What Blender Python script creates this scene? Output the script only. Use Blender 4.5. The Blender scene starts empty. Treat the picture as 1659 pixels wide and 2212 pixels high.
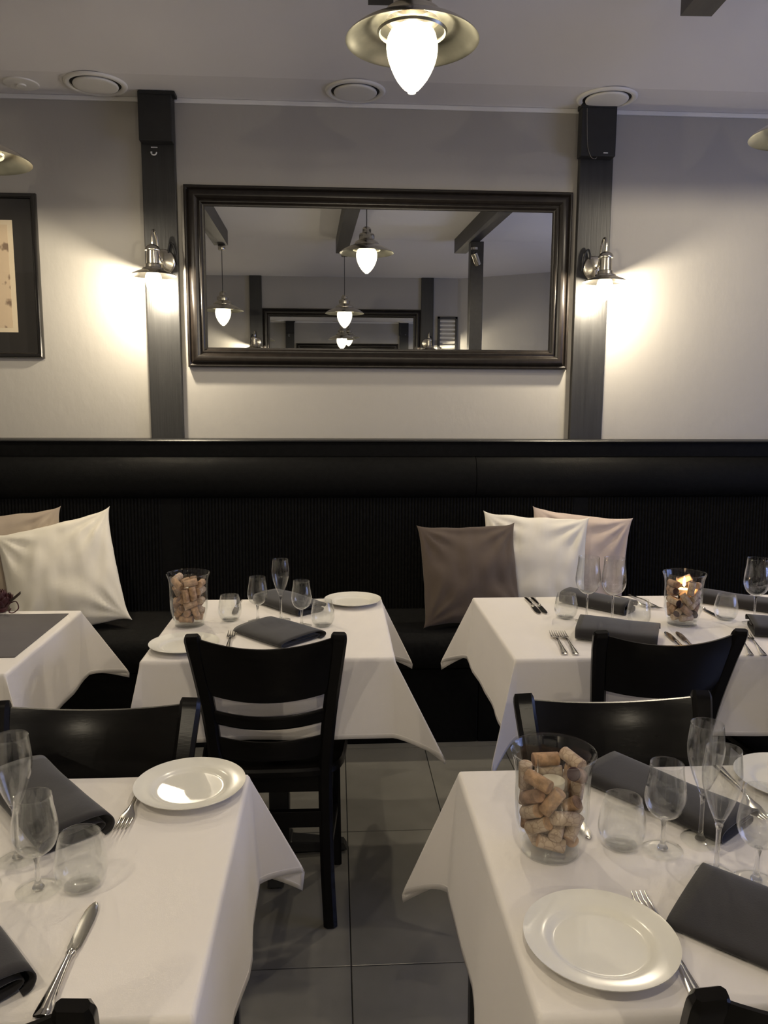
import bpy, bmesh, math, random
from math import sin, cos, tan, pi, radians, sqrt, atan2, hypot
from mathutils import Vector, Matrix, noise

random.seed(7)
SC = bpy.context.scene
COL = SC.collection

# ------------------------------------------------------------------ camera
def make_camera():
    f, H, W = 1720.0, 2212.0, 1659.0
    pitch, roll = radians(8.1), radians(0.28)
    yaw = math.atan(106 * cos(pitch) / f)
    fw = Vector((sin(yaw) * cos(pitch), cos(yaw) * cos(pitch), -sin(pitch)))
    rt = Vector((cos(yaw), -sin(yaw), 0))
    up = rt.cross(fw)
    rt2 = rt * cos(roll) + up * sin(roll)
    up2 = -rt * sin(roll) + up * cos(roll)
    cd = bpy.data.cameras.new('camera')
    cd.sensor_fit = 'VERTICAL'
    cd.sensor_height = 36.0
    cd.sensor_width = 27.0
    cd.lens = f / H * 36.0
    cd.clip_start = 0.02
    co = bpy.data.objects.new('camera', cd)
    COL.objects.link(co)
    m = Matrix((rt2, up2, -fw)).transposed().to_4x4()
    m.translation = Vector((0, -3.8, 1.45))
    co.matrix_world = m
    SC.camera = co

make_camera()

# ------------------------------------------------------------------ world, lights, exposure
LAMP_COL = (1.0, 0.88, 0.69)
PENDANT_GLOW, PENDANT_W = 4.0, 29.0     # globe glass glow, bulb power inside it
SCONCE_GLOW, SCONCE_W = 6.0, 46.0
DAY_COL = (0.36, 0.46, 1.0)
SC.view_settings.view_transform = 'Standard'
SC.view_settings.look = 'None'
SC.view_settings.gamma = 1
SC.view_settings.use_curve_mapping = False
SC.view_settings.exposure = 0.07
w = bpy.data.worlds.new('world'); SC.world = w; w.use_nodes = True
w.node_tree.nodes['Background'].inputs[0].default_value = (0.45, 0.55, 0.8, 1)
w.node_tree.nodes['Background'].inputs[1].default_value = 0.6

def area_light(name, loc, direction, sx, sy, power, color):
    ld = bpy.data.lights.new(name, 'AREA'); ld.shape = 'RECTANGLE'
    ld.size = sx; ld.size_y = sy; ld.energy = power; ld.color = color
    lo = bpy.data.objects.new(name, ld); COL.objects.link(lo)
    lo.location = loc
    lo.rotation_euler = Vector(direction).to_track_quat('-Z', 'Y').to_euler()
    return lo
area_light('daylight', (3.62, -2.2, 1.45), (-1, -0.05, -0.06), 1.8, 1.35, 30, DAY_COL)
def bulb(name, loc, power, parent):
    ld = bpy.data.lights.new(name, 'POINT'); ld.energy = power; ld.color = LAMP_COL; ld.shadow_soft_size = 0.018
    lo = bpy.data.objects.new(name, ld); COL.objects.link(lo); lo.location = loc; lo.parent = parent
    return lo
SC.cycles.transparent_max_bounces = 40
SC.cycles.max_bounces = 8
SC.cycles.transmission_bounces = 8
SC.cycles.use_adaptive_sampling = True
SC.cycles.adaptive_threshold = 0.05
SC.cycles.adaptive_min_samples = 16
SC.cycles.glossy_bounces = 5
SC.cycles.diffuse_bounces = 3
SC.cycles.sample_clamp_indirect = 12.0
SC.cycles.caustics_refractive = False
SC.cycles.blur_glossy = 0.1

# ------------------------------------------------------------------ materials
def new_mat(name):
    m = bpy.data.materials.new(name); m.use_nodes = True
    nt = m.node_tree; b = nt.nodes['Principled BSDF']
    return m, nt, b

def pmat(name, col, rough=0.5, metal=0.0, noise_scale=0, noise_amt=0.0, bump=0.0, bump_scale=80, coat=0.0,
         spec=0.5, stretch=(1, 1, 1), sheen=0.0, coord='Object'):
    m, nt, b = new_mat(name)
    L = nt.links
    b.inputs['Base Color'].default_value = (*col, 1)
    b.inputs['Roughness'].default_value = rough
    b.inputs['Metallic'].default_value = metal
    b.inputs['Specular IOR Level'].default_value = spec
    b.inputs['Coat Weight'].default_value = coat
    b.inputs['Coat Roughness'].default_value = 0.08
    b.inputs['Sheen Weight'].default_value = sheen
    tc = nt.nodes.new('ShaderNodeTexCoord'); mp = nt.nodes.new('ShaderNodeMapping')
    mp.inputs['Scale'].default_value = stretch
    L.new(tc.outputs[coord], mp.inputs[0])
    if noise_amt:
        n = nt.nodes.new('ShaderNodeTexNoise'); n.inputs['Scale'].default_value = noise_scale
        n.inputs['Detail'].default_value = 5
        L.new(mp.outputs[0], n.inputs['Vector'])
        r = nt.nodes.new('ShaderNodeValToRGB')
        r.color_ramp.elements[0].position = 0.3; r.color_ramp.elements[1].position = 0.7
        r.color_ramp.elements[0].color = (*[max(0, c * (1 - noise_amt)) for c in col], 1)
        r.color_ramp.elements[1].color = (*[min(1, c * (1 + noise_amt)) for c in col], 1)
        L.new(n.outputs['Fac'], r.inputs[0]); L.new(r.outputs[0], b.inputs['Base Color'])
    if bump:
        n2 = nt.nodes.new('ShaderNodeTexNoise'); n2.inputs['Scale'].default_value = bump_scale
        n2.inputs['Detail'].default_value = 6
        L.new(mp.outputs[0], n2.inputs['Vector'])
        bp = nt.nodes.new('ShaderNodeBump'); bp.inputs['Strength'].default_value = bump
        bp.inputs['Distance'].default_value = 0.002
        L.new(n2.outputs['Fac'], bp.inputs['Height']); L.new(bp.outputs[0], b.inputs['Normal'])
    return m

def weave_mat(name, col, scale=900, bump=0.25, rough=0.85, sheen=0.2, var=0.06):
    m, nt, b = new_mat(name); L = nt.links
    b.inputs['Roughness'].default_value = rough
    b.inputs['Sheen Weight'].default_value = sheen
    b.inputs['Specular IOR Level'].default_value = 0.25
    tc = nt.nodes.new('ShaderNodeTexCoord')
    n = nt.nodes.new('ShaderNodeTexNoise'); n.inputs['Scale'].default_value = 7; n.inputs['Detail'].default_value = 6
    L.new(tc.outputs['Object'], n.inputs['Vector'])
    ad = nt.nodes.new('ShaderNodeTexNoise'); ad.inputs['Scale'].default_value = scale / 3; ad.inputs['Detail'].default_value = 2
    L.new(tc.outputs['Object'], ad.inputs['Vector'])
    mx = nt.nodes.new('ShaderNodeMath'); mx.operation = 'MULTIPLY_ADD'; mx.inputs[1].default_value = 0.15
    L.new(ad.outputs[0], mx.inputs[0]); L.new(n.outputs['Fac'], mx.inputs[2])
    r = nt.nodes.new('ShaderNodeValToRGB')
    r.color_ramp.elements[0].position = 0.35; r.color_ramp.elements[1].position = 0.85
    r.color_ramp.elements[0].color = (*[c * (1 - var) for c in col], 1)
    r.color_ramp.elements[1].color = (*[min(1, c * (1 + var)) for c in col], 1)
    L.new(mx.outputs[0], r.inputs[0]); L.new(r.outputs[0], b.inputs['Base Color'])
    bp = nt.nodes.new('ShaderNodeBump'); bp.inputs['Strength'].default_value = bump; bp.inputs['Distance'].default_value = 0.0006
    L.new(ad.outputs[0], bp.inputs['Height'])
    n3 = nt.nodes.new('ShaderNodeTexNoise'); n3.inputs['Scale'].default_value = 16; n3.inputs['Detail'].default_value = 3
    L.new(tc.outputs['Object'], n3.inputs['Vector'])
    bp2 = nt.nodes.new('ShaderNodeBump'); bp2.inputs['Strength'].default_value = 0.10; bp2.inputs['Distance'].default_value = 0.006
    L.new(n3.outputs['Fac'], bp2.inputs['Height']); L.new(bp.outputs[0], bp2.inputs['Normal'])
    L.new(bp2.outputs[0], b.inputs['Normal'])
    return m

def thin_glass(name, tint=(0.985, 0.99, 0.985), strength=1.0, edge=1.0, refract=0.0):
    """thin-walled glass: clear transmission plus Fresnel reflection"""
    m = bpy.data.materials.new(name); m.use_nodes = True
    nt = m.node_tree; nt.nodes.clear(); L = nt.links
    out = nt.nodes.new('ShaderNodeOutputMaterial')
    tr = nt.nodes.new('ShaderNodeBsdfTransparent'); tr.inputs[0].default_value = (*tint, 1)
    gl = nt.nodes.new('ShaderNodeBsdfGlossy'); gl.inputs['Roughness'].default_value = 0.0
    gl.inputs[0].default_value = (1, 1, 1, 1)
    lw = nt.nodes.new('ShaderNodeLayerWeight'); lw.inputs[0].default_value = 0.5
    pw = nt.nodes.new('ShaderNodeMath'); pw.operation = 'POWER'; pw.inputs[1].default_value = 4.5
    L.new(lw.outputs['Facing'], pw.inputs[0])
    ml = nt.nodes.new('ShaderNodeMath'); ml.operation = 'MULTIPLY_ADD'; ml.inputs[1].default_value = edge; ml.inputs[2].default_value = 0.032
    L.new(pw.outputs[0], ml.inputs[0])
    cl = nt.nodes.new('ShaderNodeMath'); cl.operation = 'MULTIPLY'; cl.inputs[1].default_value = strength; cl.use_clamp = True
    L.new(ml.outputs[0], cl.inputs[0])
    mx = nt.nodes.new('ShaderNodeMixShader')
    L.new(cl.outputs[0], mx.inputs[0]); L.new(tr.outputs[0], mx.inputs[1]); L.new(gl.outputs[0], mx.inputs[2])
    if refract:
        rf = nt.nodes.new('ShaderNodeBsdfGlass'); rf.inputs['Roughness'].default_value = 0.0; rf.inputs['IOR'].default_value = 1.48
        m2 = nt.nodes.new('ShaderNodeMixShader'); m2.inputs[0].default_value = refract
        L.new(mx.outputs[0], m2.inputs[1]); L.new(rf.outputs[0], m2.inputs[2]); L.new(m2.outputs[0], out.inputs[0])
    else:
        L.new(mx.outputs[0], out.inputs[0])
    return m

def solid_glass(name, tint=(1, 1, 1)):
    m, nt, b = new_mat(name)
    b.inputs['Base Color'].default_value = (*tint, 1); b.inputs['Roughness'].default_value = 0.0
    b.inputs['IOR'].default_value = 1.5; b.inputs['Transmission Weight'].default_value = 1.0
    return m

def lit_glass(name, col, strength):
    m = bpy.data.materials.new(name); m.use_nodes = True
    nt = m.node_tree; nt.nodes.clear(); L = nt.links
    out = nt.nodes.new('ShaderNodeOutputMaterial')
    tr = nt.nodes.new('ShaderNodeBsdfTransparent'); tr.inputs[0].default_value = (1, .99, .96, 1)
    em = nt.nodes.new('ShaderNodeEmission'); em.inputs[0].default_value = (*col, 1); em.inputs[1].default_value = strength
    mx = nt.nodes.new('ShaderNodeMixShader'); mx.inputs[0].default_value = 0.45
    L.new(tr.outputs[0], mx.inputs[1]); L.new(em.outputs[0], mx.inputs[2]); L.new(mx.outputs[0], out.inputs[0])
    return m

def emis(name, col, strength):
    m, nt, b = new_mat(name)
    b.inputs['Base Color'].default_value = (0.9, 0.9, 0.85, 1)
    b.inputs['Emission Color'].default_value = (*col, 1)
    b.inputs['Emission Strength'].default_value = strength
    return m

M = {}
M['wall'] = pmat('painted_plaster', (0.41, 0.39, 0.355), 0.8, noise_scale=1.5, noise_amt=0.03, bump=0.55, bump_scale=26, stretch=(1, 1, 0.55))
M['ceil'] = pmat('ceiling_paint', (0.78, 0.76, 0.745), 0.8, noise_scale=1.2, noise_amt=0.025, bump=0.08, bump_scale=60)
M['white_trim'] = pmat('white_trim_paint', (0.80, 0.79, 0.76), 0.5)
M['vent_white'] = pmat('vent_enamel', (0.82, 0.80, 0.74), 0.4)
M['post'] = pmat('black_painted_timber', (0.022, 0.022, 0.022), 0.42, noise_scale=14, noise_amt=0.25, bump=0.3, bump_scale=40, stretch=(3, 3, 0.15))
M['box'] = pmat('black_cover_board', (0.012, 0.012, 0.012), 0.6, noise_scale=20, noise_amt=0.2)
M['beam'] = pmat('dark_beam_paint', (0.035, 0.032, 0.030), 0.45, noise_scale=10, noise_amt=0.2, bump=0.2, bump_scale=30, stretch=(3, 0.2, 3))
M['frame'] = pmat('dark_brown_frame_lacquer', (0.013, 0.010, 0.008), 0.34, noise_scale=30, noise_amt=0.3, spec=0.4)
M['mirror'] = pmat('mirror_silver', (0.80, 0.81, 0.80), 0.0, metal=1.0)
M['blackframe'] = pmat('black_gloss_frame', (0.010, 0.009, 0.008), 0.12, coat=0.5)
M['mat'] = pmat('dark_mat_board', (0.018, 0.016, 0.014), 0.35)
M['leather'] = pmat('black_bench_leather', (0.0052, 0.0052, 0.0051), 0.65, noise_scale=50, noise_amt=0.2, bump=0.35, bump_scale=160, spec=0.08)
M['ribfab'] = pmat('black_corded_fabric', (0.0068, 0.0067, 0.0065), 0.85, noise_scale=60, noise_amt=0.3, bump=0.3, bump_scale=300, spec=0.1)
M['ledge'] = pmat('black_ledge_paint', (0.016, 0.016, 0.016), 0.40)
M['wood'] = pmat('black_lacquered_wood', (0.0048, 0.0043, 0.0040), 0.25, noise_scale=25, noise_amt=0.3, bump=0.06, bump_scale=60, stretch=(1, 1, 4), spec=0.2)
M['iron'] = pmat('black_cast_iron', (0.012, 0.012, 0.012), 0.4, bump=0.15, bump_scale=200)
M['tabletop'] = pmat('table_board', (0.05, 0.035, 0.025), 0.5, noise_scale=8, noise_amt=0.3)
M['linen'] = weave_mat('white_linen', (0.78, 0.74, 0.705), 1600, 0.12, 0.8, 0.1, 0.02)
def add_hem(m):
    nt = m.node_tree; L = nt.links; b = nt.nodes['Principled BSDF']
    at = nt.nodes.new('ShaderNodeAttribute'); at.attribute_name = 'edge'
    r = nt.nodes.new('ShaderNodeMapRange'); r.inputs['From Min'].default_value = 0.0115; r.inputs['From Max'].default_value = 0.0135
    r.inputs['To Min'].default_value = 1.0; r.inputs['To Max'].default_value = 0.0
    L.new(at.outputs['Fac'], r.inputs['Value'])
    bp = nt.nodes.new('ShaderNodeBump'); bp.inputs['Strength'].default_value = 1.0; bp.inputs['Distance'].default_value = 0.0012
    old = b.inputs['Normal'].links[0].from_socket
    L.new(r.outputs[0], bp.inputs['Height']); L.new(old, bp.inputs['Normal']); L.new(bp.outputs[0], b.inputs['Normal'])
add_hem(M['linen'])
M['napkin'] = weave_mat('charcoal_napkin', (0.025, 0.023, 0.024), 1500, 0.3, 0.9, 0.25, 0.08)
M['runner'] = weave_mat('grey_runner', (0.072, 0.063, 0.062), 1300, 0.35, 0.9, 0.2, 0.1)
M['pill_white'] = weave_mat('white_cushion_cotton', (0.76, 0.72, 0.63), 1400, 0.12, 0.8, 0.1, 0.03)
M['pill_beige'] = weave_mat('beige_cushion_cotton', (0.40, 0.33, 0.26), 1400, 0.15, 0.85, 0.1, 0.04)
M['pill_brown'] = weave_mat('brown_cushion_cotton', (0.100, 0.076, 0.060), 1100, 0.3, 0.9, 0.15, 0.07)
M['pill_pink'] = weave_mat('pinkish_beige_cushion_cotton', (0.58, 0.475, 0.40), 1400, 0.12, 0.85, 0.1, 0.04)
M['plate'] = pmat('white_porcelain', (0.78, 0.76, 0.69), 0.20, spec=.4)
M['steel'] = pmat('polished_steel', (0.62, 0.60, 0.56), 0.13, metal=1.0)
M['nickel'] = pmat('brushed_nickel', (0.56, 0.53, 0.46), 0.22, metal=1.0, noise_scale=6, noise_amt=0.12, stretch=(1, 1, 30))
M['nickel_in'] = pmat('satin_shade_inside', (0.42, 0.41, 0.33), 0.30, metal=1.0, noise_scale=9, noise_amt=0.25)
M['cord'] = pmat('black_cable', (0.01, 0.01, 0.01), 0.5)
M['glass'] = thin_glass('thin_clear_glass')
M['bowl'] = thin_glass('blown_clear_glass', refract=0.07)
def thick_glass(name, k=0.5):
    m = solid_glass(name); nt = m.node_tree; L = nt.links
    b = nt.nodes['Principled BSDF']; out = nt.nodes['Material Output']
    tr = nt.nodes.new('ShaderNodeBsdfTransparent'); tr.inputs[0].default_value = (.99, .995, .99, 1)
    mx = nt.nodes.new('ShaderNodeMixShader'); mx.inputs[0].default_value = k
    L.new(tr.outputs[0], mx.inputs[1]); L.new(b.outputs[0], mx.inputs[2]); L.new(mx.outputs[0], out.inputs[0])
    return m
M['thick'] = thick_glass('thick_glass_base', .2)
M['stemglass'] = thick_glass('solid_clear_glass', .6)
M['pane'] = thin_glass('picture_pane', (0.98, 0.98, 0.98), 1.0, 0.1)
M['globe'] = lit_glass('lit_globe_glass', (1, .90, .66), PENDANT_GLOW)
M['sglobe'] = lit_glass('lit_sconce_glass', (1, .90, .66), SCONCE_GLOW)
M['flame'] = emis('candle_flame', (1.0, 0.55, 0.2), 260)
M['wax'] = pmat('candle_wax', (0.75, 0.68, 0.55), 0.5)
M['cork'] = pmat('natural_cork', (0.42, 0.265, 0.16), 0.85, noise_scale=90, noise_amt=0.35, bump=0.5, bump_scale=250)
M['cork_dark'] = pmat('printed_cork', (0.30, 0.185, 0.12), 0.85, noise_scale=60, noise_amt=0.45, bump=0.5, bump_scale=250)
M['wine'] = pmat('wine_stain', (0.035, 0.012, 0.016), 0.8)
M['burgundy'] = pmat('burgundy_petal', (0.045, 0.006, 0.010), 0.6, noise_scale=30, noise_amt=0.3)
M['branch'] = pmat('dark_twig', (0.03, 0.018, 0.012), 0.7)
M['tile'] = pmat('grey_floor_tile', (0.185, 0.178, 0.16), 0.28, noise_scale=5, noise_amt=0.12, bump=0.03, bump_scale=40)
M['grout'] = pmat('dark_grout', (0.022, 0.022, 0.021), 0.8)
M['blind'] = pmat('pale_slat', (0.6, 0.58, 0.52), 0.6)
M['hookw'] = pmat('white_plastic', (0.7, 0.7, 0.68), 0.4)

# cork printed with dark stencilled marks
def print_cork():
    m, nt, b = new_mat('stamped_cork'); L = nt.links
    b.inputs['Roughness'].default_value = 0.85
    tc = nt.nodes.new('ShaderNodeTexCoord')
    n = nt.nodes.new('ShaderNodeTexNoise'); n.inputs['Scale'].default_value = 120
    L.new(tc.outputs['Object'], n.inputs['Vector'])
    v = nt.nodes.new('ShaderNodeTexVoronoi'); v.inputs['Scale'].default_value = 95; v.feature = 'DISTANCE_TO_EDGE'
    L.new(tc.outputs['Object'], v.inputs['Vector'])
    lt = nt.nodes.new('ShaderNodeMath'); lt.operation = 'LESS_THAN'; lt.inputs[1].default_value = 0.06
    L.new(v.outputs['Distance'], lt.inputs[0])
    r = nt.nodes.new('ShaderNodeValToRGB')
    r.color_ramp.elements[0].color = (0.38, 0.28, 0.20, 1); r.color_ramp.elements[1].color = (0.58, 0.46, 0.35, 1)
    L.new(n.outputs['Fac'], r.inputs[0])
    mx = nt.nodes.new('ShaderNodeMixRGB'); mx.inputs[2].default_value = (0.20, 0.12, 0.08, 1)
    ml = nt.nodes.new('ShaderNodeMath'); ml.operation = 'MULTIPLY'; ml.inputs[1].default_value = 0.40
    L.new(lt.outputs[0], ml.inputs[0])
    L.new(ml.outputs[0], mx.inputs[0]); L.new(r.outputs[0], mx.inputs[1]); L.new(mx.outputs[0], b.inputs['Base Color'])
    return m
M['cork_print'] = print_cork()

# ------------------------------------------------------------------ mesh helpers
def obj(name, verts, faces, mat, parent=None, smooth=True, mats=None, fmat=None, loc=None, angle=None):
    me = bpy.data.meshes.new(name)
    me.from_pydata([tuple(v) for v in verts], [], faces)
    for mm in (mats or [mat]):
        me.materials.append(mm)
    if fmat:
        for p, k in zip(me.polygons, fmat): p.material_index = k
    me.polygons.foreach_set('use_smooth', [smooth] * len(me.polygons))
    me.update()
    if smooth and angle:
        try:
            me.set_sharp_from_angle(angle=radians(angle))
        except Exception:
            pass
    o = bpy.data.objects.new(name, me); COL.objects.link(o)
    if parent: o.parent = parent
    if loc: o.location = loc
    return o

def tag(o, label=None, cat=None, group=None, kind=None):
    if label: o['label'] = label
    if cat: o['category'] = cat
    if group: o['group'] = group
    if kind: o['kind'] = kind
    return o

def thing(name, label, cat, loc=(0, 0, 0), rz=0.0, group=None):
    o = bpy.data.objects.new(name, None); COL.objects.link(o)
    o.empty_display_size = 0.05
    o.location = loc; o.rotation_euler = (0, 0, rz)
    return tag(o, label, cat, group)

def dup(root, loc=None, rz=None, label=None, group=None):
    r = root.copy(); COL.objects.link(r)
    if loc is not None: r.location = loc
    if rz is not None: r.rotation_euler = (0, 0, rz)
    if label: r['label'] = label
    if group: r['group'] = group
    for ch in list(root.children):
        c = ch.copy(); COL.objects.link(c); c.parent = r
        for g in list(ch.children):
            d = g.copy(); COL.objects.link(d); d.parent = c
    return r

class MB:
    def __init__(s): s.v = []; s.f = []
    def add(s, vs, fs):
        o = len(s.v); s.v += [tuple(v) for v in vs]; s.f += [tuple(i + o for i in f) for f in fs]
        return s
    def box(s, x0, x1, y0, y1, z0, z1, b=0.0):
        if b <= 0:
            vs = [(x, y, z) for x in (x0, x1) for y in (y0, y1) for z in (z0, z1)]
            fs = [(0, 1, 3, 2), (4, 6, 7, 5), (0, 4, 5, 1), (2, 3, 7, 6), (0, 2, 6, 4), (1, 5, 7, 3)]
            return s.add(vs, fs)
        bm = bmesh.new()
        bmesh.ops.create_cube(bm, size=1.0)
        for v in bm.verts:
            v.co = Vector(((x0 + x1) / 2 + v.co.x * (x1 - x0), (y0 + y1) / 2 + v.co.y * (y1 - y0), (z0 + z1) / 2 + v.co.z * (z1 - z0)))
        bmesh.ops.bevel(bm, geom=bm.edges[:], offset=b, segments=2, profile=0.5, affect='EDGES')
        bm.verts.index_update()
        vs = [v.co.copy() for v in bm.verts]; fs = [tuple(v.index for v in f.verts) for f in bm.faces]
        bm.free()
        return s.add(vs, fs)
    def lathe(s, prof, n=32, c=(0, 0, 0), closed=False):
        """prof: (r, z) list; a radius of 0 makes a pole"""
        rings = []; o = len(s.v)
        vs = []; fs = []
        for r, z in prof:
            if r < 1e-6:
                rings.append([len(vs)]); vs.append((c[0], c[1], c[2] + z))
            else:
                rings.append(list(range(len(vs), len(vs) + n)))
                vs += [(c[0] + r * cos(2 * pi * k / n), c[1] + r * sin(2 * pi * k / n), c[2] + z) for k in range(n)]
        pairs = list(zip(rings[:-1], rings[1:]))
        if closed: pairs.append((rings[-1], rings[0]))
        for a, b in pairs:
            for k in range(n):
                k2 = (k + 1) % n
                if len(a) == 1 and len(b) == 1: break
                if len(a) == 1: fs.append((a[0], b[k2], b[k]))
                elif len(b) == 1: fs.append((a[k], a[k2], b[0]))
                else: fs.append((a[k], a[k2], b[k2], b[k]))
        return s.add(vs, fs)
    def tube(s, pts, r, n=10, caps=True):
        pts = [Vector(p) for p in pts]
        m = len(pts); rr = r if isinstance(r, (list, tuple)) else [r] * m
        vs = []; fs = []
        prev = None
        for i, p in enumerate(pts):
            t = (pts[min(i + 1, m - 1)] - pts[max(i - 1, 0)]).normalized()
            if prev is None:
                a = Vector((0, 0, 1)) if abs(t.z) < 0.9 else Vector((1, 0, 0))
                u = t.cross(a).normalized()
            else:
                u = (prev - t * prev.dot(t)).normalized()
            prev = u; v = t.cross(u)
            for k in range(n):
                an = 2 * pi * k / n
                vs.append(p + (u * cos(an) + v * sin(an)) * rr[i])
        for i in range(m - 1):
            for k in range(n):
                k2 = (k + 1) % n
                fs.append((i * n + k, i * n + k2, (i + 1) * n + k2, (i + 1) * n + k))
        if caps:
            fs.append(tuple(range(n - 1, -1, -1))); fs.append(tuple((m - 1) * n + k for k in range(n)))
        return s.add(vs, fs)
    def sweep(s, pts, sizes, axis_w, b=0.2, caps=True):
        """rectangular section with chamfered corners swept along pts; sizes (w, d); axis_w = direction of w"""
        pts = [Vector(p) for p in pts]; m = len(pts)
        vs = []; fs = []
        A = Vector(axis_w)
        for i, p in enumerate(pts):
            t = (pts[min(i + 1, m - 1)] - pts[max(i - 1, 0)]).normalized()
            a = A[i] if False else A
            u = (a - t * a.dot(t)).normalized(); v = t.cross(u)
            w_, d_ = sizes[i] if isinstance(sizes, list) else sizes
            c = b * min(w_, d_)
            for x, y in ((w_/2 - c, -d_/2), (w_/2, -d_/2 + c), (w_/2, d_/2 - c), (w_/2 - c, d_/2), (-w_/2 + c, d_/2), (-w_/2, d_/2 - c), (-w_/2, -d_/2 + c), (-w_/2 + c, -d_/2)):
                vs.append(p + u * x + v * y)
        n = 8
        for i in range(m - 1):
            for k in range(n):
                k2 = (k + 1) % n
                fs.append((i * n + k, i * n + k2, (i + 1) * n + k2, (i + 1) * n + k))
        if caps:
            fs.append(tuple(range(n - 1, -1, -1))); fs.append(tuple((m - 1) * n + k for k in range(n)))
        return s.add(vs, fs)
    def build(s, name, mat, parent=None, smooth=False, angle=35, **kw):
        return obj(name, s.v, s.f, mat, parent, smooth, angle=angle if smooth else None, **kw)

def smoothcurve(pts, n=8):
    """Catmull-Rom through points"""
    P = [Vector(p) for p in pts]; P = [P[0] * 2 - P[1]] + P + [P[-1] * 2 - P[-2]]
    out = []
    for i in range(1, len(P) - 2):
        for k in range(n):
            t = k / n
            a, b, c, d = P[i - 1], P[i], P[i + 1], P[i + 2]
            out.append(0.5 * ((2 * b) + (-a + c) * t + (2 * a - 5 * b + 4 * c - d) * t * t + (-a + 3 * b - 3 * c + d) * t ** 3))
    out.append(P[-2]); return out

def csm(prof, n=5):
    return [(max(0, p.x), p.y) for p in smoothcurve([(a, b, 0) for a, b in prof], n)]

# ------------------------------------------------------------------ room shell
XL, XR, YF = -3.5, 3.5, -5.2
def struct(mb, name, mat, label, parent=None, smooth=False):
    o = mb.build(name, mat, parent, smooth)
    if parent is None: tag(o, label, None, None, 'structure')
    return o

struct(MB().box(XL, XR, 0.0, 0.12, 0, 3.0), 'wall_back', M['wall'], 'greige plaster wall behind the bench with mirror and posts')
struct(MB().box(XL - 0.12, XL, YF - .9, 0.12, 0, 3.0), 'wall_left', M['wall'], 'plain greige plaster side wall')
# right wall with the window opening
wr = MB()
wr.box(XR, XR + .12, -1.2, 0.12, 0, 3.0).box(XR, XR + .12, YF - .9, -3.2, 0, 3.0).box(XR, XR + .12, -3.2, -1.2, 0, .72).box(XR, XR + .12, -3.2, -1.2, 2.18, 3.0)
struct(wr, 'wall_right', M['wall'], 'greige side wall around the daylight window')
# opposite wall: straight part with mirror and posts, then angled towards the window
wf = MB()
wf.box(XL, 1.35, YF - .12, YF, 0, 3.0)
a0, a1 = Vector((1.35, YF)), Vector((3.5, -4.35))
d = (a1 - a0).normalized(); nn = Vector((d.y, -d.x)) * .12
wf.add([(a0.x, a0.y, 0), (a1.x, a1.y, 0), (a1.x + nn.x, a1.y + nn.y, 0), (a0.x + nn.x, a0.y + nn.y, 0),
        (a0.x, a0.y, 3), (a1.x, a1.y, 3), (a1.x + nn.x, a1.y + nn.y, 3), (a0.x + nn.x, a0.y + nn.y, 3)],
       [(0, 1, 5, 4), (2, 3, 7, 6), (1, 2, 6, 5), (3, 0, 4, 7), (4, 5, 6, 7), (0, 3, 2, 1)])
struct(wf, 'wall_front', M['wall'], 'greige wall facing the bench, seen only in the mirror')

# ceiling: flat strip by the wall, gentle slope, flat middle, slope down again
cz = [(0.12, 2.762), (-0.262, 2.762), (-0.95, 2.875), (-3.7, 2.875), (YF + .02, 2.762), (YF - .9, 2.762)]
cm = MB(); vs = []; fs = []
for x in (XL, XR):
    for y, z in cz: vs.append((x, y, z))
    for y, z in cz: vs.append((x, y, 3.05))
n = len(cz)
for i in range(n - 1):
    fs.append((i, i + 1, 2 * n + i + 1, 2 * n + i)); fs.append((n + i, 3 * n + i, 3 * n + i + 1, n + i + 1))
cm.add(vs, fs); struct(cm, 'ceiling', M['ceil'], 'pale greige ceiling with a flat strip and a gentle slope')
# thin crown moulding along the wall between the posts
for i, (x0, x1) in enumerate(((XL, -0.853), (-0.707, 1.119), (1.274, XR))):
    t = MB().box(x0, x1, -0.012, -0.0005, 2.742, 2.7615, .003)
    tag(t.build('trim_%d' % (1 + i), M['white_trim']), ['thin white crown strip left of the left post', 'thin white crown strip between the posts above the mirror', 'thin white crown strip right of the right post'][i], None, None, 'structure')
# timber posts on the wall
PX = ((-0.853, -0.707, 'left'), (1.119, 1.274, 'right'))
for i, (x0, x1, s) in enumerate(PX):
    p = MB().box(x0, x1, -0.035, -0.0005, 1.2, 2.7615, .003)
    tag(p.build('trim_%d' % (4 + i), M['post']), 'black timber wall post %s of the mirror' % s, None, None, 'structure')
# cover boxes at the top of the posts
bl = thing('cover_box', 'black cover box at the top of the left post', 'box', (-0.775, -0.035, 2.555))
MB().box(-.073, .071, -.058, 0, 0, .2055, .004).build('housing', M['box'], bl)
MB().box(-.068, .086, -.062, 0, .19, .2055, .002).build('lid', M['box'], bl)
br = thing('cover_box', 'black cover box at the top of the right post', 'box', (1.185, -0.035, 2.535))
MB().box(-.082, .078, -.058, 0, 0, .2255, .004).build('housing', M['box'], br)
MB().box(-.086, .070, -.062, 0, .205, .2255, .002).build('lid', M['box'], br)
MB().box(.022, .042, -.060, -.0575, .012, .016).build('clip', M['hookw'], br)
wire = smoothcurve([(-.062, -.063, .20), (-.058, -.061, .12), (-.052, -.061, .04), (-.035, -.061, -.005), (-.015, -.06, -.012), (-.005, -.055, -.002)], 6)
MB().tube(wire, .0009, 6).build('wire', M['nickel'], br, True)
hk = thing('wall_hook', 'small white cup hook on the left post below its cover box', 'hook', (-0.795, -0.0355, 2.52))
MB().tube([(.012 * cos(a), -.015, .012 * sin(a)) for a in [pi + k * pi / 8 for k in range(9)]], .003, 8).tube([(-.012, -.015, 0), (-.012, 0, .004)], .003, 8).build('hook_ring', M['hookw'], hk, True)
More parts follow.
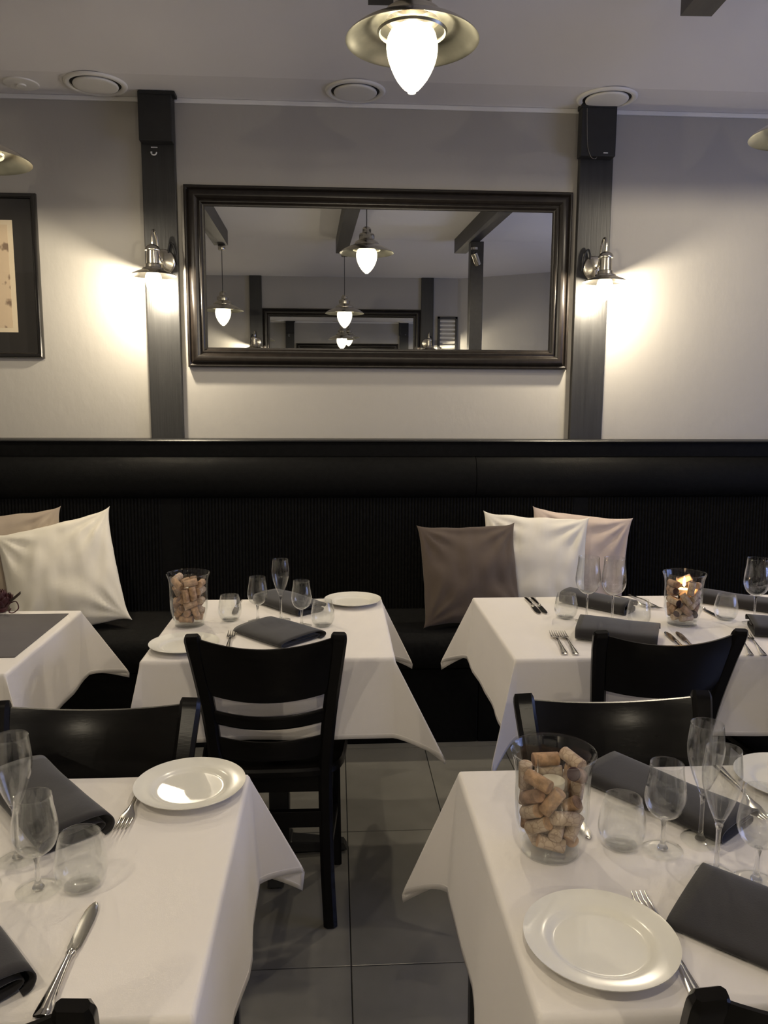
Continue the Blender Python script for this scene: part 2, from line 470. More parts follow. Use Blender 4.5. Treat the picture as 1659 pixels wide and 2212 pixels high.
MB().box(-.014, .014, -.003, 0, .022, .026).build('label_strip', M['hookw'], hk)
# beams
def beam(xn, xf, yn, yf, wd, label, k):
    z0, z1 = 2.752, 2.95
    dx = xf - xn; L = hypot(dx, yf - yn); nx, ny = (yn - yf) / L * wd / 2, dx / L * wd / 2
    vs = []
    for z in (z0, z1):
        vs += [(xn - nx, yn - ny, z), (xn + nx, yn + ny, z), (xf + nx, yf + ny, z), (xf - nx, yf - ny, z)]
    o = MB().add(vs, [(0, 1, 2, 3), (4, 7, 6, 5), (0, 4, 5, 1), (1, 5, 6, 2), (2, 6, 7, 3), (3, 7, 4, 0)]).build('trim_%d' % k, M['beam'])
    tag(o, label, None, None, 'structure')
beam(-0.945, -0.98, -0.93, -3.42, .118, 'dark ceiling beam over the left tables', 6)
beam(0.166, 0.06, -0.93, -3.72, .105, 'dark ceiling beam above the middle pendant lamp', 7)
beam(1.237, 1.13, -0.93, -3.63, .108, 'dark ceiling beam over the right tables', 8)
# a free standing post under the right beam, seen in the mirror
tag(MB().box(1.13, 1.24, -3.16, -3.05, 0, 2.7515, .004).build('trim_9', M['beam']), 'dark square post under the right beam, seen in the mirror', None, None, 'structure')

# floor with tiles
fl = MB().box(XL, XR, YF - .9, 0.12, -0.1, -0.004)
floor = struct(fl, 'floor', M['grout'], 'dark grey tiled floor')
TW, TD = 0.333, 0.645
tile_me = None
for i in range(-10, 11):
    for j in range(0, 9):
        x0 = 0.035 + i * TW; y1 = -0.64 - (j - 1) * TD
        if x0 < XL or x0 + TW > XR or y1 - TD < YF - .02: continue
        if tile_me is None:
            t = MB().box(.0016, TW - .0016, -TD + .0016, -.0016, -.008, 0, .0012).build('tile', M['tile'], floor)
            tile_me = t.data; t.location = (x0, y1, 0)
        else:
            t = bpy.data.objects.new('tile', tile_me); COL.objects.link(t); t.parent = floor; t.location = (x0, y1, 0)

# window in the right wall
wn = thing('window_1', None, None, (XR + .05, -2.2, .72)); wn['kind'] = 'structure'; wn['label'] = 'daylight window in the right side wall'
fr = MB()
for y0, y1, z0, z1 in ((-1, 1, 0, .06), (-1, 1, 1.4, 1.46), (-1, -.94, 0, 1.46), (.94, 1, 0, 1.46), (-.03, .03, 0, 1.46)):
    fr.box(-.03, .03, y0, y1, z0, z1, .004)
fr.build('window_frame', M['white_trim'], wn)
for y0, y1 in ((-.94, -.03), (.03, .94)):
    MB().box(-.004, .004, y0, y1, .06, 1.4).build('pane', M['pane'], wn)
MB().box(-.16, .03, -1.03, 1.03, -.03, 0, .004).build('window_sill', M['white_trim'], wn)

# ------------------------------------------------------------------ round ceiling vents
def vent(x, y, label, R=.130, group=None):
    t = thing('ceiling_vent', label, 'vent', (x, y, 2.7615), 0, group)
    ring = csm([(R, 0), (R * .985, -.006), (R * .93, -.010), (R * .84, -.009), (R * .80, -.003)], 4)
    MB().lathe(ring + [(R * .80, 0)], 48).build('ring', M['vent_white'], t, True, 50)
    MB().lathe([(R * .80, -.001), (R * .6, -.0005), (0, -.0005)], 40).build('duct', M['box'], t, True)
    MB().lathe([(0, -.016)] + csm([(R * .45, -.0155), (R * .66, -.014), (R * .715, -.009), (R * .70, -.003)], 4) + [(.02, -.002)], 48).build('valve_disc', M['vent_white'], t, True, 50)
    return t
vent(-1.006, -.150, 'round white ceiling vent left of the left post')
vent(0.090, -.150, 'round white ceiling vent above the mirror')
vent(1.194, -.150, 'round white ceiling vent above the right post')
cv = thing('ceiling_cover', 'small flat white ceiling cover near the left edge, beside the round vent', 'cover', (-1.32, -.13, 2.7615))
MB().lathe([(.072, 0), (.070, -.005), (.060, -.007), (0, -.007)], 40).build('cover_disc', M['vent_white'], cv, True, 50)
MB().lathe([(.020, -.007), (.018, -.012), (0, -.012)], 24).build('cover_button', M['vent_white'], cv, True, 50)

# ------------------------------------------------------------------ framed mirror
def frame_obj(name, W, H, prof, mat, parent, y=0):
    """mitred moulding: prof = (distance inward from the outer edge, depth out of the wall)"""
    vs = []; fs = []; n = len(prof)
    cs = [(-1, -1), (1, -1), (1, 1), (-1, 1)]
    for sx, sz in cs:
        for a, b in prof:
            vs.append((sx * (W / 2 - a), -b, sz * (H / 2 - a)))
    for c in range(4):
        c2 = (c + 1) % 4
        for k in range(n - 1):
            fs.append((c * n + k, c2 * n + k, c2 * n + k + 1, c * n + k + 1))
    return obj(name, vs, fs, mat, parent, True, angle=30)
MPROF = [(0, 0), (0, .026)] + [(a, b) for a, b in ((.002, .031), (.006, .034), (.011, .034), (.015, .031), (.017, .027), (.019, .029), (.024, .037), (.031, .043), (.040, .0455), (.049, .044), (.056, .038), (.060, .030), (.062, .027), (.066, .0285), (.070, .031), (.074, .0305), (.077, .026), (.080, .020), (.084, .018), (.089, .018), (.0905, .012))]
def wall_mirror(cx, y, z0, z1, x0, x1, label, rz=0):
    t = thing('wall_mirror', label, 'mirror', (cx, y, (z0 + z1) / 2), rz)
    W, H = x1 - x0, z1 - z0
    frame_obj('frame', W, H, MPROF, M['frame'], t)
    MB().box(-W / 2 + .01, W / 2 - .01, -.010, 0, -H / 2 + .01, H / 2 - .01).build('backing_board', M['box'], t)
    MB().box(-W / 2 + .086, W / 2 - .086, -.0125, -.0105, -H / 2 + .086, H / 2 - .086).build('mirror_glass', M['mirror'], t)
    return t
wall_mirror(.2095, -.001, 1.590, 2.394, -.676, 1.095, 'wide mirror in a dark moulded frame above the bench')
wall_mirror(.075, YF + .001, 1.60, 2.42, -.80, .95, 'dark framed mirror on the facing wall, seen reflected in the big mirror', pi)
for i, (x0, x1) in enumerate(((-.925, -.795), (.945, 1.08))):
    p = MB().box(x0, x1, YF + .0005, YF + .035, 0, 2.7615, .003)
    tag(p.build('trim_%d' % (10 + i), M['post']), ['dark post on the facing wall, left in the mirror reflection', 'dark post on the facing wall, right in the mirror reflection'][i], None, None, 'structure')
# slatted shutter on the facing wall
sh = thing('slatted_shutter', 'dark framed slatted shutter on the facing wall, seen in the mirror', 'shutter', (1.27, YF + .001, 1.75))
for a, b, c, d_ in ((-.14, -.115, 0, .6), (.055, .08, 0, .6), (-.14, .08, 0, .025), (-.14, .08, .575, .6)):
    MB().box(a, b, 0, .03, c, d_, .002).build('shutter_frame', M['post'], sh)
for k in range(12):
    MB().box(-.115, .055, .006, .024, .045 + k * .045, .066 + k * .045, .002).build('slat', M['blind'], sh)
# spot lamp on the free post
sp = thing('spot_lamp', 'silver spot lamp on the dark post, seen in the mirror', 'lamp', (1.16, -3.045, 2.68))
MB().lathe([(0, -.0), (.03, 0), (.03, .02), (0, .02)], 20).build('mount', M['nickel'], sp, True, 40)
o = MB().lathe([(0, 0), (.024, 0), (.027, -.01), (.027, -.10), (.022, -.10), (.020, -.03), (0, -.03)], 20).build('spot_head', M['nickel'], sp, True, 40)
o.location = (-.01, .045, -.035); o.rotation_euler = (radians(-20), radians(-25), 0)
MB().tube([(0, 0, .005), (-.005, .025, -.01), (-.01, .043, -.035)], .005, 8).build('joint', M['nickel'], sp, True)

# ------------------------------------------------------------------ framed picture, left edge
pic = thing('framed_picture', 'black framed picture with cream print on the left wall', 'picture', (-1.627, -.001, 1.985))
frame_obj('picture_frame', .60, .72, [(0, 0), (0, .018), (.003, .024), (.008, .026), (.014, .024), (.018, .020), (.021, .021), (.024, .018), (.025, .012)], M['blackframe'], pic)
MB().box(-.28, .28, -.008, 0, -.34, .34).build('mat_board', M['mat'], pic)
def print_mat():
    m, nt, b = new_mat('aged_print'); L = nt.links
    b.inputs['Roughness'].default_value = 0.7
    tc = nt.nodes.new('ShaderNodeTexCoord')
    n = nt.nodes.new('ShaderNodeTexNoise'); n.inputs['Scale'].default_value = 14; n.inputs['Detail'].default_value = 3
    mp = nt.nodes.new('ShaderNodeMapping'); mp.inputs['Scale'].default_value = (1, 1, .8)
    L.new(tc.outputs['Object'], mp.inputs[0]); L.new(mp.outputs[0], n.inputs['Vector'])
    r = nt.nodes.new('ShaderNodeValToRGB')
    r.color_ramp.elements[0].position = .36; r.color_ramp.elements[1].position = .42
    r.color_ramp.elements[0].color = (.22, .15, .10, 1); r.color_ramp.elements[1].color = (.60, .47, .32, 1)
    L.new(n.outputs['Fac'], r.inputs[0]); L.new(r.outputs[0], b.inputs['Base Color'])
    return m
MB().box(-.19, .190, -.0095, -.0082, -.245, .245).build('print_border', pmat('cream_paper', (.66, .56, .40), .7), pic)
MB().box(-.175, .168, -.0100, -.0096, -.225, .225).build('print', print_mat(), pic)
MB().box(-.277, .277, -.0145, -.0125, -.337, .337).build('pane', M['pane'], pic)

# ------------------------------------------------------------------ lamps
def acorn(R, L, top=0.0):
    """pointed lit globe hanging down, with a small nub"""
    pr = [(0, top), (R * .55, top - .002), (R * .86, top - L * .10), (R, top - L * .26), (R * .97, top - L * .45), (R * .84, top - L * .62), (R * .60, top - L * .80), (R * .30, top - L * .94), (R * .17, top - L * .965)]
    c = csm(pr[1:], 2)
    return [pr[0]] + c + [(R * .16, top - L * .995), (R * .08, top - L), (0, top - L)]
def make_pendant(cord=1.0):
    t = thing('pendant_lamp', '', 'lamp')
    # origin at the rim plane of the shade
    MB().lathe(csm([(.176, -.002), (.172, .004), (.150, .020), (.118, .036), (.090, .047), (.078, .050)], 4) , 56).build('shade', M['nickel'], t, True, 60)
    inn = MB().lathe(csm([(.176, -.002), (.171, .001), (.149, .017), (.117, .033), (.089, .044), (.070, .047)], 4), 56)
    inn.build('shade_lining', M['nickel_in'], t, True, 60)
    MB().lathe(csm([(.080, .046), (.080, .056), (.072, .070), (.056, .078), (.050, .084)], 3) + csm([(.050, .084), (.050, .112), (.044, .120)], 3) + csm([(.044, .120), (.030, .124), (.028, .150), (.020, .160)], 3) + [(.008, .165), (0, .165)], 40).build('lamp_neck', M['nickel'], t, True, 40)
    MB().lathe([(.088, .028), (.092, .022), (.088, .016), (.084, .022)], 40, closed=True).build('globe_ring', M['nickel_in'], t, True, 60)
    MB().lathe(acorn(.068, .168, .038), 14).build('globe', M['globe'], t, True, 60)
    bulb('bulb', (0, 0, -.004), PENDANT_W, t)
    MB().tube([(0, 0, .16), (0, 0, .165 + cord)], .0028, 8).build('cord', M['cord'], t, True)
    MB().lathe([(0, .165 + cord), (.028, .165 + cord), (.032, .160 + cord), (.032, .125 + cord), (.028, .118 + cord), (0, .116 + cord)], 24).build('ceiling_cap', M['nickel'], t, True, 40)
    return t
def pendant(x, y, z, zc, label):
    t = make_pendant(zc - z - .165)
    t.location = (x, y, z); t['label'] = label; t['group'] = 'pendant lamps over the tables'
pendant(.205, -1.56, 2.382, 2.752, 'large lit pendant lamp with metal shade above the mirror, top centre')
pendant(-1.188, -.95, 2.225, 2.874, 'lit pendant lamp cut by the left edge, above the framed picture')
pendant(1.645, -.93, 2.375, 2.871, 'lit pendant lamp cut by the right edge near the ceiling')
pendant(.085, -3.60, 2.21, 2.752, 'lit pendant lamp seen hanging from the middle beam only in the mirror')
pendant(-.97, -3.38, 2.20, 2.752, 'lit pendant lamp seen at the left of the mirror reflection')

def sconce(xb, xs, y0, label, side, ry=0):
    t = thing('wall_sconce', label, 'lamp', (xb, y0, 2.055), ry)
    dx = xs - xb
    bp = csm([(.056, 0), (.056, -.004), (.052, -.010), (.040, -.014), (.022, -.018), (.012, -.020)], 3)
    o = MB().lathe(bp + [(0, -.020)], 32).build('backplate', M['nickel'], t, True, 40); o.rotation_euler = (radians(-90), 0, 0)
    arm = smoothcurve([(0, -.015, -.002), (dx * .1, -.050, .000), (dx * .3, -.070, .030), (dx * .5, -.082, .085), (dx * .8, -.108, .114), (dx, -.132, .100), (dx, -.138, .065), (dx, -.138, .045)], 6)
    MB().tube(arm, .0055, 10).build('arm', M['nickel'], t, True)
    sh = MB()
    sh.lathe([(0, .052)] + csm([(.016, .050), (.027, .042), (.033, .030), (.033, .024)], 3) + [(.028, .023)] + [(.0255, .022), (.0285, -.030)] + [(.034, -.034), (.036, -.046), (.046, -.050), (.048, -.056)] + csm([(.048, -.056), (.066, -.063), (.085, -.071), (.098, -.079)], 3) + [(.0985, -.0805), (.096, -.079)] + [(.080, -.072), (.046, -.060)], 40, c=(dx, -.138, 0))
    sh.build('shade', M['nickel'], t, True, 30)
    MB().lathe(acorn(.036, .105, -.062), 12, c=(dx, -.138, 0)).build('globe', M['sglobe'], t, True, 60)
    bulb('bulb', (dx, -.138, -.128), SCONCE_W, t)
    cab = smoothcurve([(side * .062, -.006, -.012), (side * .056, -.014, .040), (side * .046, -.018, .072), (side * .036, -.018, .080), (side * .028, -.016, .060), (side * .026, -.012, .040)], 6)
    MB().tube(cab, .0042, 8).build('cable', M['cord'], t, True)
    return t
sconce(-.771, -.789, -.0355, 'lit brushed nickel sconce on the left post beside the mirror', 1)
sconce(1.205, 1.212, -.0355, 'lit brushed nickel sconce on the right post beside the mirror', -1)
sconce(-.86, -.85, YF + .0355, 'lit sconce on the facing wall, left in the mirror reflection', 1, pi)
sconce(1.01, 1.00, YF + .0355, 'lit sconce on the facing wall, right in the mirror reflection', -1, pi)

# ------------------------------------------------------------------ banquette
BX0, BX1 = -2.6, 3.1
bq = thing('banquette', 'long black upholstered bench with ribbed back along the wall', 'bench', (0, 0, 0))
def rounded(prof, x0, x1, nx=2):
    """extrude a (y,z) outline along x with end caps"""
    vs = []; fs = []; n = len(prof)
    for x in (x0, x1): vs += [(x, y, z) for y, z in prof]
    for k in range(n):
        k2 = (k + 1) % n; fs.append((k, k2, n + k2, n + k))
    fs.append(tuple(range(n))[::-1]); fs.append(tuple(n + k for k in range(n)))
    return MB().add(vs, fs)
rounded([(-.001, 1.247), (-.108, 1.247), (-.118, 1.250), (-.122, 1.255), (-.118, 1.260), (-.108, 1.262), (-.036, 1.262), (-.036, 1.2625), (-.001, 1.2625)], BX0, BX1).build('ledge', M['ledge'], bq, True)
MB().box(BX0, BX1, -.105, -.001, 1.186, 1.2465).build('top_rail', M['leather'], bq)
def roll(x0, x1):
    pr = [(-.02, .992)] + [(y, z) for y, z in ((-.10, .990), (-.125, .994), (-.148, 1.012), (-.160, 1.045), (-.163, 1.080), (-.158, 1.120), (-.145, 1.155), (-.125, 1.178), (-.100, 1.186))] + [(-.02, 1.186)]
    return rounded(pr, x0 + .0015, x1 - .0015).build('head_roll', M['leather'], bq, True)
roll(BX0, .652); roll(.652, BX1)
def ribbed(x0, x1):
    vs = []; fs = []; pitch = .0152
    n = int(round((x1 - x0) / pitch)); pitch = (x1 - x0) / n
    pr = ((0, .0), (.10, .0040), (.28, .0075), (.5, .0088), (.72, .0075), (.90, .0040))
    xs = []
    for k in range(n):
        for a, b in pr: xs.append((x0 + (k + a) * pitch, -.112 - b))
    xs.append((x1, -.112))
    zs = (.462, .72, .992)
    for x, y in xs:
        for z in zs: vs.append((x, y - .02 * (1 - (z - .462) / .53), z))
    for i in range(len(xs) - 1):
        for k in range(2):
            fs.append((i * 3 + k, (i + 1) * 3 + k, (i + 1) * 3 + k + 1, i * 3 + k + 1))
    o = obj('ribbed_panel', vs, fs, M['ribfab'], bq, True, angle=70)
    return o
ribbed(BX0, -.803); ribbed(-.709, 1.127); ribbed(1.197, BX1)
for x0, x1 in ((-.803, -.709), (1.127, 1.197)):
    rounded([(-.05, .462), (-.136, .462), (-.116, .992), (-.05, .992)], x0, x1).build('plain_strip', M['leather'], bq)
MB().box(BX0, BX1, -.106, -.001, .02, .992).build('back_board', M['box'], bq)
def seat_prof():
    return [(-.11, .33), (-.58, .325), (-.615, .335), (-.632, .36), (-.638, .40), (-.634, .435), (-.620, .457), (-.595, .468), (-.50, .474), (-.30, .472), (-.11, .466)]
rounded(seat_prof(), BX0, .598).build('seat_cushion', M['ribfab'], bq, True)
rounded(seat_prof(), .602, BX1).build('seat_cushion', M['ribfab'], bq, True)
for x0, x1 in ((BX0, .598), (.602, BX1)):
    MB().box(x0, x1, -.598, -.12, .0, .3245, .004).build('base_panel', M['leather'], bq)

# ------------------------------------------------------------------ cushions
def cushion(name, label, mat, loc, size, rot, T=.075, seed=0, c=.05, group=None):
    """square pillow with pointed corners and creases; local plane XZ, front towards -Y"""
    a = size / 2; N = 44
    vs = []; fs = []
    def P(i, j, side):
        u = -1 + 2 * i / N; v = -1 + 2 * j / N
        # denser towards rim
        u = sin(u * pi / 2); v = sin(v * pi / 2)
        x = a * u * (1 - c * (.55 * (1 - v * v) + .9 * (1 - abs(v) ** 9))) ; z = a * v * (1 - c * (.55 * (1 - u * u) + .9 * (1 - abs(u) ** 9)))
        x += a * .012 * noise.noise(Vector((v * 3, seed * 5.0, (1 if u > 0 else -1)))) * abs(u) ** 4; z += a * .02 * noise.noise(Vector((u * 3, seed * 7.0, (1 if v > 0 else -1)))) * abs(v) ** 4
        e = max(0, (1 - u * u)) * max(0, (1 - v * v))
        t = T * (e ** .42) * (1 - .25 * (1 - e))
        # creases from the corners
        rr = 0
        for k, (cx, cz_) in enumerate(((1, 1), (-1, 1), (1, -1), (-1, -1))):
            dx, dz = u - cx, v - cz_; d2 = hypot(dx, dz); an = atan2(dz, dx)
            rr += math.exp(-(d2 / .75) ** 2) * sin(an * 13 + seed * 1.7 + k * 2.1) * min(1, d2 * 3)
        nz = noise.noise(Vector((u * 1.8 + seed * 3.1, v * 1.8, side * .7 + seed))) * .014
        nz += noise.noise(Vector((u * 5 + seed, v * 2.2, seed * 2.0))) * .007
        t += (rr * .0095 + nz) * min(1, e * 4)
        return (x, -side * max(t, 0), z)
    for side in (1, -1):
        o = len(vs)
        for i in range(N + 1):
            for j in range(N + 1): vs.append(P(i, j, side))
        for i in range(N):
            for j in range(N):
                q = [o + i * (N + 1) + j, o + (i + 1) * (N + 1) + j, o + (i + 1) * (N + 1) + j + 1, o + i * (N + 1) + j + 1]
                fs.append(tuple(q if side == 1 else q[::-1]))
    ob = obj(name, vs, fs, mat, None, True)
    bm = bmesh.new(); bm.from_mesh(ob.data); bmesh.ops.remove_doubles(bm, verts=bm.verts[:], dist=1e-5); bm.to_mesh(ob.data); bm.free()
    ob.location = loc; ob.rotation_euler = rot
    return tag(ob, label, 'cushion', group)
G = 'scatter cushions on the bench'
cushion('cushion', 'beige cushion behind the white one at the left end of the bench', M['pill_beige'], (-1.44, -.235, .715), .47, (radians(-13), radians(-6), 0), seed=1, T=.06, group=G)
cushion('cushion', 'large white cushion tilted on the bench by the left table', M['pill_white'], (-1.178, -.370, .684), .512, (radians(-20), radians(-13.5), radians(3)), seed=2, T=.075, c=.06, group=G)
cushion('cushion', 'dark brown cushion on the bench, front of the group of three', M['pill_brown'], (.583, -.430, .694), .448, (radians(-20), radians(-.5), radians(6)), seed=3, T=.06, group=G)
cushion('cushion', 'white cushion between the brown and the pinkish beige one', M['pill_white'], (.895, -.318, .700), .485, (radians(-15), radians(3), radians(-5)), seed=4, T=.055, group=G)
cushion('cushion', 'pinkish beige cushion, rightmost and rearmost of the group of three', M['pill_pink'], (1.125, -.212, .697), .475, (radians(-10), radians(6.5), radians(-4)), seed=5, T=.045, group=G)

# ------------------------------------------------------------------ tables and cloths
TOP = 0.7522
def table(x0, x1, y0, y1, label, legs=False):
    cx, cy = (x0 + x1) / 2, (y0 + y1) / 2
    t = thing('restaurant_table', label, 'table', (cx, cy, 0))
    w_, d_ = (x1 - x0) / 2 - .004, (y1 - y0) / 2 - .004
    MB().box(-w_, w_, -d_, d_, .722, .7495, .006).build('tabletop', M['tabletop'], t)
    if legs:
        for sx in (-1, 1):
            for sy in (-1, 1):
                MB().sweep([(sx * (w_ - .03), sy * (d_ - .03), 0), (sx * (w_ - .03), sy * (d_ - .03), .722)], [(.030, .030), (.040, .040)], (1, 0, 0), .15).build('leg', M['iron'], t)
        MB().box(-w_ + .06, w_ - .06, -d_ + .02, -d_ + .035, .66, .722).box(-w_ + .06, w_ - .06, d_ - .035, d_ - .02, .66, .722).build('rail', M['iron'], t)
        return t
    for px in ([0] if w_ < .45 else [-.36, .36]):
        MB().box(px - .032, px + .032, -.032, .032, .03, .70, .005).build('pedestal', M['iron'], t)
        MB().box(px - .14, px + .14, -.02, .02, .70, .7218, .003).box(px - .02, px + .02, -.14, .14, .70, .7218, .003).build('top_bracket', M['iron'], t)
        b = MB()
        for k in range(4):
            an = k * pi / 2
            vs = [(.03, -.035, .012), (.03, .035, .012), (.215, .024, .008), (.215, -.024, .008), (.03, -.028, .045), (.03, .028, .045), (.205, .018, .028), (.205, -.018, .028)]
            vs = [(px + x * cos(an) - y * sin(an), x * sin(an) + y * cos(an), z) for x, y, z in vs]
            b.add(vs, [(0, 1, 2, 3), (4, 7, 6, 5), (0, 4, 5, 1), (1, 5, 6, 2), (2, 6, 7, 3), (3, 7, 4, 0)])
            b.box(px + .19 * cos(an) - .015, px + .19 * cos(an) + .015, .19 * sin(an) - .015, .19 * sin(an) + .015, 0, .012)
        b.box(px - .04, px + .04, -.04, .04, .012, .05, .004)
        b.build('base', M['iron'], t)
    return t

def cloth(x0, x1, y0, y1, label, L=.225, corners=None, seed=0, waves=(.006, .006, .006, .006)):
    """cloth over the rectangle, hanging L down each side; corners: (A degrees, azimuth offset, fold angle) for ++, -+, --, +-"""
    cx, cy = (x0 + x1) / 2, (y0 + y1) / 2
    a, b = (x1 - x0) / 2, (y1 - y0) / 2
    R = .007; z0 = .7512 - .0005
    corners = corners or {}
    NT = 14; NS = 22
    def drop(s, flare):
        """arc length s past the edge -> outward, down"""
        if s < R * pi / 2:
            an = s / R; return R * sin(an), R * (1 - cos(an))
        s2 = s - R * pi / 2
        return R + s2 * sin(flare), R + s2 * cos(flare)
    us = [-L + L * k / NS for k in range(NS)] 
    us = [(-1, L * (1 - (k / NS))) for k in range(NS)] + [(0, k / NT) for k in range(NT + 1)] + [(1, L * (k / NS)) for k in range(1, NS + 1)]
    # finer first steps over the edge
    def adj(l):
        return l if l <= 0 else (l / L) ** 1.35 * L
    n = len(us)
    vs = []
    for iu, (su, uu) in enumerate(us):
        for iv, (sv, vv) in enumerate(us):
            if su == 0 and sv == 0:
                vs.append((-a + 2 * a * uu, -b + 2 * b * vv, z0)); continue
            if su == 0 or sv == 0:
                if su != 0:
                    s = adj(uu); fl = radians(4); t = vv; ln = 2 * b; ox, dz = drop(s, fl)
                    side = 0 if su > 0 else 1
                    amp = waves[side]; wv = amp * (s / L) * sin(pi * t) * (sin(t * 9 + seed * 2 + side) + .6 * sin(t * 17 + seed + side * 3))
                    vs.append((su * (a + ox + wv), -b + 2 * b * t, z0 - dz))
                else:
                    s = adj(vv); fl = radians(4); t = uu; ox, dz = drop(s, fl)
                    side = 2 if sv > 0 else 3
                    amp = waves[side]; wv = amp * (s / L) * sin(pi * t) * (sin(t * 9 + seed * 2 + side) + .6 * sin(t * 15 + seed + side * 3))
                    vs.append((-a + 2 * a * t, sv * (b + ox + wv), z0 - dz))
                continue
            vs.append(None)
    fs = []
    for i in range(n - 1):
        for j in range(n - 1):
            q = (i * n + j, (i + 1) * n + j, (i + 1) * n + j + 1, i * n + j + 1)
            if all(vs[k] is not None for k in q): fs.append(q)
    dist = [0.0] * len(vs)
    for iu, (su, uu) in enumerate(us):
        for iv, (sv, vv) in enumerate(us):
            dist[iu * n + iv] = min(L - adj(uu) if su else L, L - adj(vv) if sv else L)
    for k in range(len(vs)):
        if vs[k] is None: vs[k] = (-a, -b, z0)
    # corner fins: fans of rays around each table corner, folded at the angle pf
    for su in (-1, 1):
        for sv in (-1, 1):
            A, daz, pf = corners.get((su, sv), (24, 0, 45))
            phs = sorted(set([90 * k / 18 for k in range(19)] + [pf, pf - 1.2, pf + 1.2]))
            da = radians(45 + daz); dgx, dgy = cos(da), sin(da)
            o0 = len(vs); npz = len(phs)
            for q in range(NS + 1):
                for ph in phs:
                    pr = radians(ph)
                    rmax = L / max(cos(pr), sin(pr)); r = adj(L * q / NS) / L * rmax
                    wgt = ph / pf if ph < pf else (90 - ph) / (90 - pf)
                    azx, azy = cos(pr), sin(pr)
                    s2 = max(0, r - R * pi / 2); bend = min(r / R, pi / 2)
                    ba, bz = R * sin(bend), R * (1 - cos(bend))
                    tA = tan(radians(A)) * (wgt - .10 * sin(wgt * pi) )
                    dirx = azx * tan(radians(4)) + dgx * tA; diry = azy * tan(radians(4)) + dgy * tA
                    ln = sqrt(dirx ** 2 + diry ** 2 + 1)
                    if ph in (0, 90):
                        ox, dz = drop(r, radians(4)); dirx, diry = azx * 0, azy * 0
                        vs.append((su * (a + ox * azx), sv * (b + ox * azy), z0 - dz))
                    else:
                        vs.append((su * (a + ba * azx + s2 * dirx / ln), sv * (b + ba * azy + s2 * diry / ln), z0 - bz - s2 / ln))
                    dist.append(min(L - r * cos(pr), L - r * sin(pr)))
            for q in range(NS):
                for k in range(npz - 1):
                    f_ = (o0 + q * npz + k, o0 + (q + 1) * npz + k, o0 + (q + 1) * npz + k + 1, o0 + q * npz + k + 1)
                    fs.append(f_ if su * sv > 0 else f_[::-1])
    o = obj('tablecloth', vs, fs, M['linen'], None, True)
    o.location = (cx, cy, 0)
    md = o.modifiers.new('thickness', 'SOLIDIFY'); md.thickness = .0009; md.offset = 1.0
    tag(o, label, 'tablecloth', 'white tablecloths')
    at = o.data.attributes.new('edge', 'FLOAT', 'POINT')
    at.data.foreach_set('value', dist)
    bm = bmesh.new(); bm.from_mesh(o.data); bmesh.ops.remove_doubles(bm, verts=bm.verts[:], dist=2e-4)
    bmesh.ops.recalc_face_normals(bm, faces=bm.faces[:])
    if max(bm.faces, key=lambda f: f.calc_center_median().z).normal.z < 0: bmesh.ops.reverse_faces(bm, faces=bm.faces[:])
    bm.to_mesh(o.data); bm.free()
    return o

TA = (-1.53, -.848, -1.79, -1.185)
TB = (-.52, .153, -1.705, -1.06)
TC = (.49, 1.83, -1.735, -1.068)
TD_ = (-.85, -.170, -2.965, -2.382)
TE = (.236, .916, -2.985, -2.390)
table(*TA, 'cloth covered table at the left wall end of the bench')
table(*TB, 'cloth covered table in the middle before the bench')
table(*TC, 'long cloth covered table before the cushions on the right')
table(*TD_, 'cloth covered table at the bottom left, nearest the viewer', True)
table(*TE, 'cloth covered table at the bottom right, nearest the viewer', True)
cloth(*TA, 'white tablecloth with grey runner on the left table', seed=1, corners={(1, 1): (30, -5, 42), (1, -1): (26, 0, 45)})
cloth(*TB, 'white tablecloth on the middle table by the bench', seed=2, L=.228, corners={(1, 1): (25, -18, 42), (1, -1): (27, -22, 47), (-1, -1): (14, 10, 45), (-1, 1): (18, 0, 45)})
cloth(*TC, 'white tablecloth on the long table before the cushions', seed=3, L=.228, corners={(-1, 1): (23, -8, 40), (-1, -1): (20, 5, 40)})
cloth(*TD_, 'white tablecloth on the table at the bottom left', seed=4, corners={(1, 1): (24, -8, 37), (1, -1): (10, 0, 45)})
cloth(*TE, 'white tablecloth on the table at the bottom right', seed=5, L=.250, corners={(-1, 1): (20, -5, 42), (-1, -1): (12, 0, 45)})

